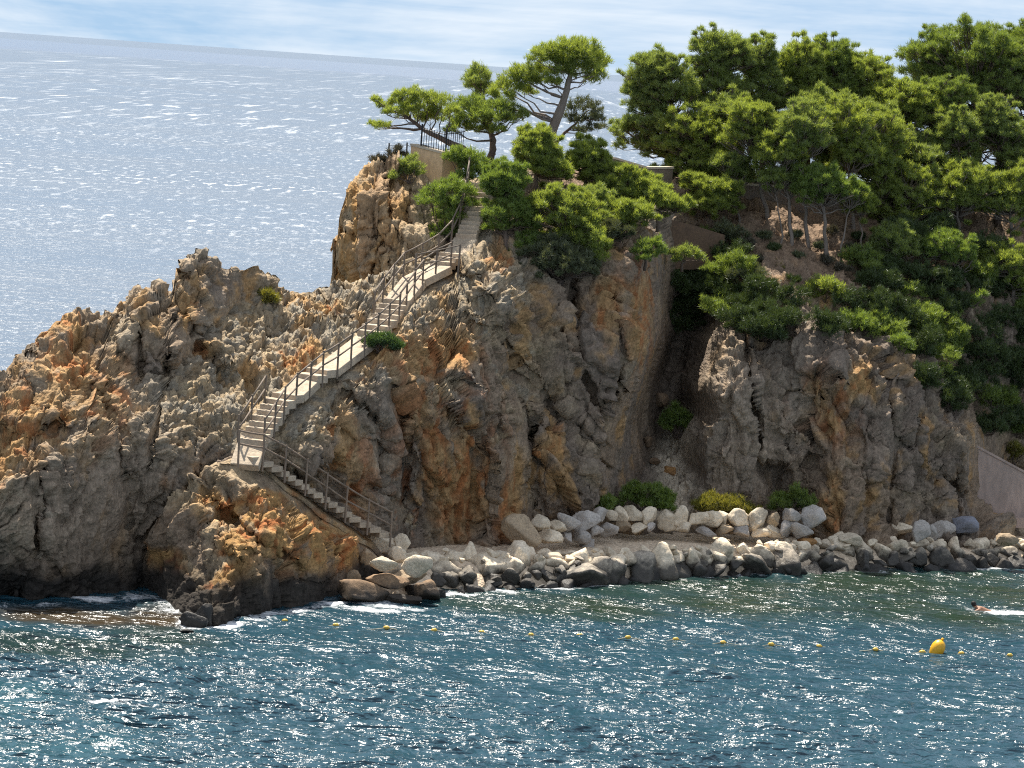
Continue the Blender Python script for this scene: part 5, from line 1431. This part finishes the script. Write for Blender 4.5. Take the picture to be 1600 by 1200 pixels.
    big = [
        ('leftmost tall pine of the wood, crown stepping out over the sea', (1088, 292, 136.5), [(1072, 230, 136.5), (1050, 170, 136.5), (1040, 110, 136.5)], [(1012, 122, 38, 44), (1050, 140, 46, 50), (1010, 165, 34, 26), (1000, 145, 26, 22)], 17, 'mid', 0.2),
        ('second tall pine of the wood with two pointed tops against the sky', (1132, 296, 138), [(1128, 220, 138), (1118, 140, 138), (1116, 80, 138)], [(1110, 92, 36, 46), (1146, 90, 34, 40), (1120, 150, 54, 44)], 17, 'mid', 0.19),
        ('upright skyline pine right of the twin topped pine', (1192, 298, 139), [(1192, 220, 139), (1188, 140, 139), (1186, 85, 139)], [(1184, 98, 30, 44), (1190, 150, 46, 46)], 16, 'mid', 0.17),
        ('round headed skyline pine in the middle of the wood', (1262, 300, 140), [(1262, 220, 140), (1256, 140, 140), (1254, 100, 140)], [(1250, 106, 44, 44), (1232, 120, 36, 36), (1262, 152, 50, 40)], 17, 'bright', 0.18),
        ('dark domed skyline pine left of the dip in the treetops', (1312, 304, 141), [(1310, 220, 141), (1304, 140, 141), (1300, 95, 141)], [(1298, 92, 40, 34), (1310, 130, 46, 40)], 16, 'dark', 0.18),
        ('lower skyline pine under the dip in the treetops', (1368, 306, 141), [(1366, 230, 141), (1360, 160, 141), (1358, 130, 141)], [(1356, 128, 48, 42), (1350, 165, 50, 36)], 17, 'bright', 0.17),
        ('huge dark green umbrella pine crowning the wood at the top right', (1528, 310, 145), [(1526, 240, 145), (1522, 180, 145), (1528, 120, 145)], [(1520, 80, 84, 46), (1450, 100, 50, 40), (1480, 135, 70, 44), (1560, 130, 70, 50)], 19, 'dark', 0.3),
        ('tall pine cut by the right edge beside the huge umbrella pine', (1622, 312, 146), [(1620, 240, 146), (1618, 150, 146), (1616, 90, 146)], [(1612, 88, 60, 52), (1604, 150, 58, 52)], 18, 'dark', 0.24),
        ('pine with rounded crown standing before the huge umbrella pine', (1402, 306, 139.5), [(1404, 250, 139.5), (1410, 200, 139.5), (1410, 160, 139.5)], [(1412, 160, 44, 34), (1440, 180, 40, 40)], 15, 'bright', 0.15),
        ('open pine showing sky and limbs under its crown near the right', (1470, 310, 140), [(1470, 260, 140), (1462, 210, 140), (1460, 175, 140)], [(1458, 172, 42, 44), (1490, 150, 36, 28)], 15, 'dark', 0.15),
        ('pine with layered left boughs above the low stone wall', (1112, 334, 135), [(1106, 290, 135), (1096, 250, 135), (1090, 215, 135)], [(1076, 200, 50, 34), (1100, 236, 52, 26), (1050, 226, 34, 20)], 15, 'bright', 0.15),
        ('flat topped pine with bright umbrella crown and slanting trunks', (1214, 402, 132.6), [(1202, 345, 132.8), (1186, 285, 133), (1178, 220, 133), (1176, 190, 133)], [(1172, 184, 44, 26), (1200, 206, 44, 32), (1162, 216, 40, 24)], 15, 'bright', 0.14),
        ('tall thin pine with straight bare trunk and tufted top in mid slope', (1240, 424, 131.2), [(1236, 350, 131.4), (1226, 280, 131.6), (1220, 220, 131.8)], [(1216, 240, 44, 34), (1228, 276, 34, 24)], 14, 'bright', 0.12),
        ('slim pine second from the left of the bare trunks on the slope', (1266, 424, 131.6), [(1260, 350, 131.8), (1252, 280, 132), (1252, 215, 132)], [(1252, 206, 46, 46)], 15, 'mid', 0.12),
        ('pine with forked pale trunks above the sunlit soil', (1292, 430, 131.0), [(1290, 370, 131), (1286, 320, 131), (1284, 280, 131)], [(1284, 282, 40, 26), (1310, 300, 44, 24), (1262, 300, 30, 18)], 14, 'vivid', 0.13),
        ('rounded light green pine in the heart of the wood', (1336, 400, 134), [(1332, 330, 134), (1326, 270, 134), (1324, 220, 134)], [(1322, 206, 50, 48), (1340, 240, 50, 34)], 16, 'bright', 0.14),
        ('fine needled pine with dark stem right of the light green one', (1384, 384, 135), [(1382, 330, 135), (1376, 270, 135), (1374, 225, 135)], [(1376, 220, 46, 46), (1366, 262, 44, 32)], 15, 'bright', 0.13),
        ('wispy pine with a curved dark trunk in the clearing', (1446, 318, 138), [(1444, 290, 138), (1434, 260, 138), (1430, 235, 138)], [(1428, 240, 40, 36)], 14, 'mid', 0.11),
        ('tall narrow pine left of the right edge gap of sky', (1500, 340, 138), [(1502, 290, 138), (1498, 240, 138), (1496, 205, 138)], [(1496, 214, 36, 44)], 14, 'mid', 0.13),
        ('pale green pine with several upright leaders near the right edge', (1560, 340, 138.5), [(1562, 290, 138.5), (1560, 240, 138.5), (1558, 200, 138.5)], [(1556, 205, 40, 50), (1586, 232, 36, 44)], 14, 'mid', 0.14),
        ('middle height pine with a spreading crown above the dark slope', (1424, 400, 135.5), [(1424, 360, 135.5), (1420, 320, 135.5), (1418, 290, 135.5)], [(1416, 300, 52, 40), (1400, 330, 46, 26)], 15, 'bright', 0.13),
        ('bushy pine between the spreading pine and the right edge', (1500, 410, 136), [(1500, 370, 136), (1496, 330, 136), (1494, 300, 136)], [(1494, 310, 48, 42), (1516, 288, 44, 34)], 15, 'bright', 0.13),
        ('broad light green pine cut by the right edge at mid height', (1582, 430, 136.5), [(1582, 380, 136.5), (1578, 330, 136.5), (1576, 300, 136.5)], [(1572, 316, 56, 46), (1606, 300, 44, 50)], 16, 'bright', 0.14),
        ('leaning pine with dark trunk and flat bright crown low on the slope', (1518, 468, 132.8), [(1510, 440, 132.8), (1496, 415, 132.8), (1484, 395, 132.8)], [(1480, 384, 42, 22), (1500, 400, 30, 16), (1456, 396, 28, 16)], 13, 'vivid', 0.13),
        ('stocky pine left of the leaning pine low on the slope', (1404, 448, 132.2), [(1402, 420, 132.2), (1398, 390, 132.2)], [(1396, 384, 40, 34), (1376, 408, 30, 20)], 14, 'mid', 0.12),
        ('low bushy pine at the right edge below the broad one', (1584, 480, 134), [(1582, 450, 134), (1578, 420, 134)], [(1572, 414, 46, 34), (1604, 440, 34, 30)], 14, 'bright', 0.12),
        ('grey green pine filling the wood between the layered pine and the skyline pines', (1150, 334, 136), [(1148, 280, 136), (1142, 220, 136), (1140, 190, 136)], [(1138, 190, 46, 46), (1120, 226, 40, 26)], 15, 'mid', 0.13),
        ('pine showing between the round headed and the light green pine', (1296, 330, 137), [(1296, 270, 137), (1294, 210, 137), (1292, 180, 137)], [(1290, 182, 46, 44), (1300, 222, 42, 26)], 15, 'mid', 0.13),
        ('olive green pine under the lower skyline pine', (1372, 330, 138), [(1372, 280, 138), (1368, 220, 138), (1364, 190, 138)], [(1362, 192, 46, 34)], 15, 'mid', 0.12),
        ('feathery pine behind the wispy pine of the clearing', (1456, 330, 137), [(1456, 300, 137), (1452, 270, 137), (1450, 250, 137)], [(1450, 262, 46, 36)], 14, 'mid', 0.1),
        ('slim leaning pine with pale stem leftmost among the bare trunks', (1168, 404, 132.4), [(1158, 350, 132.6), (1146, 300, 132.8), (1140, 262, 133)], [(1138, 256, 30, 18), (1156, 272, 24, 14)], 12, 'mid', 0.085),
        ('thin stemmed pine with small tuft between the two tall bare trunks', (1226, 436, 130.8), [(1224, 380, 131), (1216, 320, 131.2), (1210, 290, 131.3)], [(1208, 282, 26, 16)], 11, 'mid', 0.07),
        ('crooked thin pine leaning right over the sunlit soil', (1308, 440, 131.0), [(1314, 390, 131), (1324, 340, 131.2), (1330, 316, 131.3)], [(1332, 308, 28, 16)], 11, 'bright', 0.075),
        ('young straight pine at the right side of the sunlit soil', (1346, 426, 132.2), [(1346, 380, 132.2), (1344, 330, 132.4)], [(1344, 322, 24, 26)], 11, 'bright', 0.075),
        ('spreading flat pine bough just right of the path and low stone wall', (1118, 330, 132.4), [(1122, 316, 132.2), (1126, 304, 132)], [(1108, 290, 40, 14), (1136, 296, 32, 12), (1084, 282, 24, 10)], 11, 'bright', 0.09)]
    for (lb, base, tr, ells, r, leaf, r0) in big:
        cxm = sum(e[0] for e in ells) / len(ells); low_y = max(e[1] + e[3] for e in ells); wide = max(abs(e[0] - cxm) + e[2] for e in ells)
        ells = list(ells) if base[1] > 385 else list(ells) + [(cxm + 4, low_y + 8, wide * 0.72, 26)] + ([(cxm + 6, low_y + 42, wide * 0.55, 24)] if base[1] - low_y > 95 and base[1] < 345 else [])
        pine(lb, base, tr, fill(ells, tr[-1][2], r), leaf, 0, FG, r0, dens=0.62, nn=7, spread=0.9, bark=pale if base[1] > 390 else bark)
    Y = 136.0
    pine('thin bough pine reaching left over the sea beside the low stone wall', (1062, 262, Y), [(1040, 244, Y), (1012, 236, Y), (992, 212, Y)], px_pads([(962, 208, 10), (972, 220, 9), (974, 196, 10), (988, 190, 11), (1002, 198, 11), (984, 206, 10), (966, 228, 8), (1014, 210, 10), (1022, 222, 10), (958, 192, 6), (1036, 236, 10)], Y, 0.5), 'mid', Y, FG, 0.09, dens=0.8)
    # ---- undergrowth on the shaded slope
    UG = 'shrubs on the dark slope under the pines'
    low = [((1132, 500, 126.2), [(1110, 478, 13), (1126, 472, 14), (1142, 476, 13), (1154, 486, 11), (1118, 490, 11), (1136, 492, 12)], 'dark', 'flat topped shrub at the edge of the right cliff beside the gully'),
           ((1180, 470, 127.4), [(1164, 452, 14), (1182, 446, 15), (1200, 450, 14), (1172, 466, 13), (1192, 466, 13), (1210, 464, 11)], 'shade', 'dark shrub under the bare trunks left of the cliff peak'),
           ((1090, 470, 129.0), [(1076, 440, 13), (1092, 446, 14), (1108, 440, 12), (1084, 460, 13), (1102, 460, 12), (1070, 456, 10)], 'shade', 'dark shrub in the shadow at the top of the gully'),
           ((1140, 430, 129.6), [(1130, 412, 12), (1148, 406, 13), (1166, 412, 12), (1140, 424, 12), (1160, 426, 11), (1120, 424, 9)], 'dark', 'dull shrub between brown wall and the bare trunks'),
           ((1286, 470, 128.2), [(1262, 452, 12), (1278, 446, 13), (1294, 446, 13), (1308, 456, 12), (1272, 462, 11), (1292, 464, 11)], 'bright', 'sunny tuft of pine shrub at the lip above the cliff peak'),
           ((1240, 470, 127.4), [(1226, 462, 11), (1240, 456, 12), (1254, 460, 11), (1234, 474, 10), (1250, 474, 10)], 'shade', 'small dark shrub on top of the cliff peak'),
           ((1340, 490, 128.6), [(1318, 470, 14), (1336, 462, 15), (1354, 468, 14), (1328, 484, 13), (1348, 486, 13), (1366, 480, 11)], 'shade', 'dark shrub right of the sunny tuft'),
           ((1334, 520, 127.4), [(1322, 498, 11), (1336, 494, 12), (1350, 498, 11), (1330, 508, 10), (1346, 510, 10), (1312, 504, 8)], 'vivid', 'light green hanging shrub at the edge of the rusty cliff'),
           ((1400, 510, 129.6), [(1380, 484, 14), (1398, 478, 15), (1416, 484, 14), (1390, 500, 13), (1410, 502, 13), (1430, 494, 12)], 'shade', 'wide dark shrub above the ragged cliff edge'),
           ((1404, 566, 128.6), [(1392, 534, 10), (1406, 530, 11), (1418, 540, 10), (1396, 550, 9), (1410, 556, 9)], 'vivid', 'light drooping shrub low on the ragged cliff edge'),
           ((1462, 530, 130.6), [(1444, 508, 14), (1462, 502, 15), (1480, 506, 14), (1452, 522, 13), (1472, 524, 13), (1492, 516, 12)], 'dark', 'shrub with a bright top bough in the middle of the dark slope'),
           ((1500, 500, 131.4), [(1494, 486, 9), (1510, 478, 10), (1524, 470, 10), (1536, 462, 8), (1484, 494, 8)], 'vivid', 'long bright bough rising to the right on the dark slope'),
           ((1530, 540, 131.4), [(1510, 520, 14), (1528, 514, 15), (1546, 520, 14), (1520, 536, 13), (1540, 538, 13), (1558, 532, 12)], 'shade', 'dark shrub under the long bright bough'),
           ((1590, 540, 133.0), [(1572, 510, 15), (1592, 504, 16), (1608, 516, 15), (1580, 528, 14), (1600, 534, 13)], 'shade', 'dark shrub at the right edge level with the cliff top'),
           ((1466, 590, 129.6), [(1450, 556, 13), (1466, 550, 14), (1482, 558, 13), (1456, 574, 12), (1474, 576, 12), (1440, 568, 10)], 'dark', 'mid green shrub above the lower cliff edge'),
           ((1530, 610, 130.8), [(1510, 578, 14), (1528, 572, 15), (1546, 580, 14), (1518, 596, 13), (1538, 598, 13), (1496, 592, 11)], 'shade', 'large dark shrub above the grey rock by the concrete wall'),
           ((1588, 620, 132.2), [(1570, 586, 14), (1588, 580, 15), (1606, 590, 14), (1578, 604, 13), (1598, 608, 13)], 'shade', 'dark shrub high above the concrete wall at the right edge'),
           ((1592, 680, 131.4), [(1580, 652, 12), (1596, 646, 13), (1608, 660, 12), (1586, 668, 11), (1600, 674, 10)], 'vivid', 'light green shrub just above the concrete wall top'),
           ((1586, 722, 130.0), [(1572, 704, 8), (1586, 698, 9), (1598, 708, 9), (1580, 712, 8)], 'yellow', 'straggly yellowish plant on top of the concrete wall'),
           ((1350, 420, 132.0), [(1334, 402, 12), (1350, 396, 13), (1366, 402, 12), (1342, 414, 11), (1360, 416, 11)], 'dark', 'shrub beside the sunlit soil among the trunks'),
           ((1444, 448, 132.4), [(1428, 430, 13), (1446, 424, 14), (1462, 432, 12), (1436, 444, 12), (1454, 446, 12)], 'shade', 'dark undergrowth shrub between the stocky and the leaning pine'),
           ((1546, 470, 133.4), [(1532, 446, 13), (1550, 440, 14), (1566, 450, 13), (1540, 460, 12), (1558, 464, 12)], 'shade', 'undergrowth shrub right of the leaning pine'),
           ((1200, 500, 125.8), [(1180, 488, 12), (1196, 482, 13), (1212, 488, 12), (1188, 500, 11), (1206, 502, 11)], 'shade', 'dark shrub in the hollow below the bare trunks'),
           ((1420, 470, 131.6), [(1404, 458, 11), (1420, 452, 12), (1436, 460, 11), (1412, 468, 10)], 'dark', 'greyish shrub under the stocky pine'),
           ((1490, 650, 128.2), [(1478, 622, 11), (1492, 616, 12), (1506, 624, 11), (1486, 634, 10), (1500, 638, 10)], 'shade', 'small dark shrub on the lower cliff edge left of the grey rock')]
    for (base, L, leaf, lb) in low:
        b = surf.at(base[0], base[1]); yy = b[1] - 0.25
        shrub(lb, (base[0], base[1], b[1]), px_pads([(x, y, r * TR.uniform(0.9, 1.35)) for x, y, r in L], yy, 0.9), leaf, yy, UG, dens=0.7)
    spots = [(1156, 500), (1190, 512), (1222, 498), (1290, 504), (1120, 446), (1150, 470), (1370, 444), (1380, 510), (1366, 470), (1440, 486), (1430, 540), (1478, 468), (1486, 540), (1516, 556), (1556, 500), (1560, 560), (1604, 470), (1444, 590), (1500, 600), (1556, 620), (1572, 650),
             (1384, 420), (1480, 436), (1530, 430), (1600, 560), (1546, 660), (1100, 400), (1420, 366), (1470, 350), (1540, 390)]
    for (x, y) in spots:
        b = surf.at(x, y + 16); yy = b[1] - (0.9 if y > 485 and x < 1310 else 0.2)
        L = [(x + TR.uniform(-24, 24), y + TR.uniform(-10, 12), TR.uniform(13, 19)) for _ in range(7)]
        shrub('dark undergrowth shrub massed on the shaded slope among the pines', (x, y + 16, b[1]), px_pads(L, yy, 1.0), ['shade', 'shade', 'shade', 'dark'][int(TR.integers(4))], yy, 'massed undergrowth shrubs on the shaded slope', dens=0.75)
    for (x, y) in [(1092, 416), (1126, 424), (1148, 396), (1168, 424), (1064, 372), (1100, 372), (1140, 362)]:
        b = surf.at(x, y + 14); yy = b[1] - 0.25
        L = [(x + TR.uniform(-18, 18), y + TR.uniform(-8, 10), TR.uniform(9, 14)) for _ in range(5)]
        shrub('low dark scrub on the bank around the brown wall', (x, y + 14, b[1]), px_pads(L, yy, 0.6), ['shade', 'dark', 'grey'][int(TR.integers(3))], yy, 'low dark scrub on the bank around the brown wall', dens=0.6)
    for k_, (x, y) in enumerate([(1056, 444), (1082, 470), (1050, 482), (1076, 508)]):
        yy = 129.0 + 0.4 * (k_ % 2); b = P(x, y + 14, yy)
        L = [(x + TR.uniform(-20, 20), y + TR.uniform(-12, 12), TR.uniform(11, 16)) for _ in range(6)]
        shrub('dark shrub hanging in the shade under the brown wall', (x, y + 14, yy), px_pads(L, yy, 0.6), 'shade', yy, 'dark shrubs under the brown wall', dens=0.7)
    for (x, y) in [(1190, 372), (1212, 392), (1244, 372), (1276, 388), (1300, 366), (1326, 392), (1180, 410), (1220, 420), (1252, 404), (1290, 410), (1318, 424), (1164, 384), (1240, 440), (1340, 372)]:
        b = surf.at(x, y); 
        L = [(x + TR.uniform(-9, 9), y - TR.uniform(1, 5), TR.uniform(4, 7)) for _ in range(4)]
        shrub('dry grassy tuft on the bare soil between the pine trunks', (x, y, b[1]), px_pads(L, b[1] - 0.15, 0.3), ['dry', 'grey', 'yellow', 'shade'][int(TR.integers(4))], b[1], 'dry tufts on the soil between the pine trunks', cat='plant', name='dry_tuft', dens=0.9, up=1.3)
    # ---- plants at the foot of the gully and by the stairs
    PG = 'plants at the foot of the cliffs'
    def weeds(label, px, py, w, h, leaf, Y, n, group=PG):
        b = P(px, py, Y)
        k = Y / FPX
        L = []
        for _ in range(n):
            x = TR.uniform(-1, 1); 
            L.append((b + np.array([x * w * k, TR.uniform(-0.4, 0.4), h * k * TR.uniform(0.3, 1.0) * math.sqrt(max(0.05, 1 - x * x * 0.8))]), 0.26 * TR.uniform(0.8, 1.3)))
        return build_plant('wild_plant', label, 'plant', b, [b], L, LEAF[leaf], bark, group, dens=1.6, ln=0.2, wd=0.03, up=1.4, flat=1.0)
    q = surf.at(1058, 680); weeds('green broom like plant halfway up the gully', 1058, 680, 26, 38, 'vivid', q[1] - 0.5, 22)
    weeds('tall bright green bush behind the cream wall stones at the gully mouth', 1005, 800, 44, 38, 'vivid', W(1005, 834, 1.05)[1] + 0.9, 34)
    weeds('yellow flowering low bush behind the middle of the low wall', 1133, 804, 48, 22, 'yellow', W(1133, 838, 1.05)[1] + 0.9, 30)
    weeds('dark bush in shade at the right end of the low wall', 1236, 806, 34, 42, 'dark', W(1236, 844, 1.05)[1] + 1.0, 22)
    q = surf.at(596, 545); weeds('small grey green plant at the edge of the stairway path', 594, 546, 26, 16, 'blue', q[1] - 0.3, 12)
    q = surf.at(408, 468); weeds('yellowish tuft on the ridge near the skyline rocks', 408, 472, 18, 12, 'yellow', q[1] - 0.2, 7)
    q = surf.at(960, 790); weeds('low green tuft left of the tall bright bush', 952, 796, 16, 14, 'vivid', W(950, 836, 1.05)[1] + 0.8, 8)
def main():
    setup_camera(); setup_sky()
    rock = mat_rock()
    surf, bs, ks, V, V2 = build_cliffs(rock)
    build_water()
    build_beach(surf)
    build_boulders(surf)
    build_stairs()
    build_walls(surf)
    build_buoys()
    build_trees(surf)
    SC.cycles.sample_clamp_direct = 3.0; SC.cycles.sample_clamp_indirect = 4.0
    SC.cycles.use_denoising = False
    SC.cycles.pixel_filter_type = 'BLACKMAN_HARRIS'; SC.cycles.filter_width = 1.1
    SC.view_settings.view_transform = 'Standard'; SC.view_settings.look = 'None'
    SC.view_settings.exposure = EXPOSURE; SC.view_settings.gamma = 1.0
    SC.view_settings.use_curve_mapping = False
main()
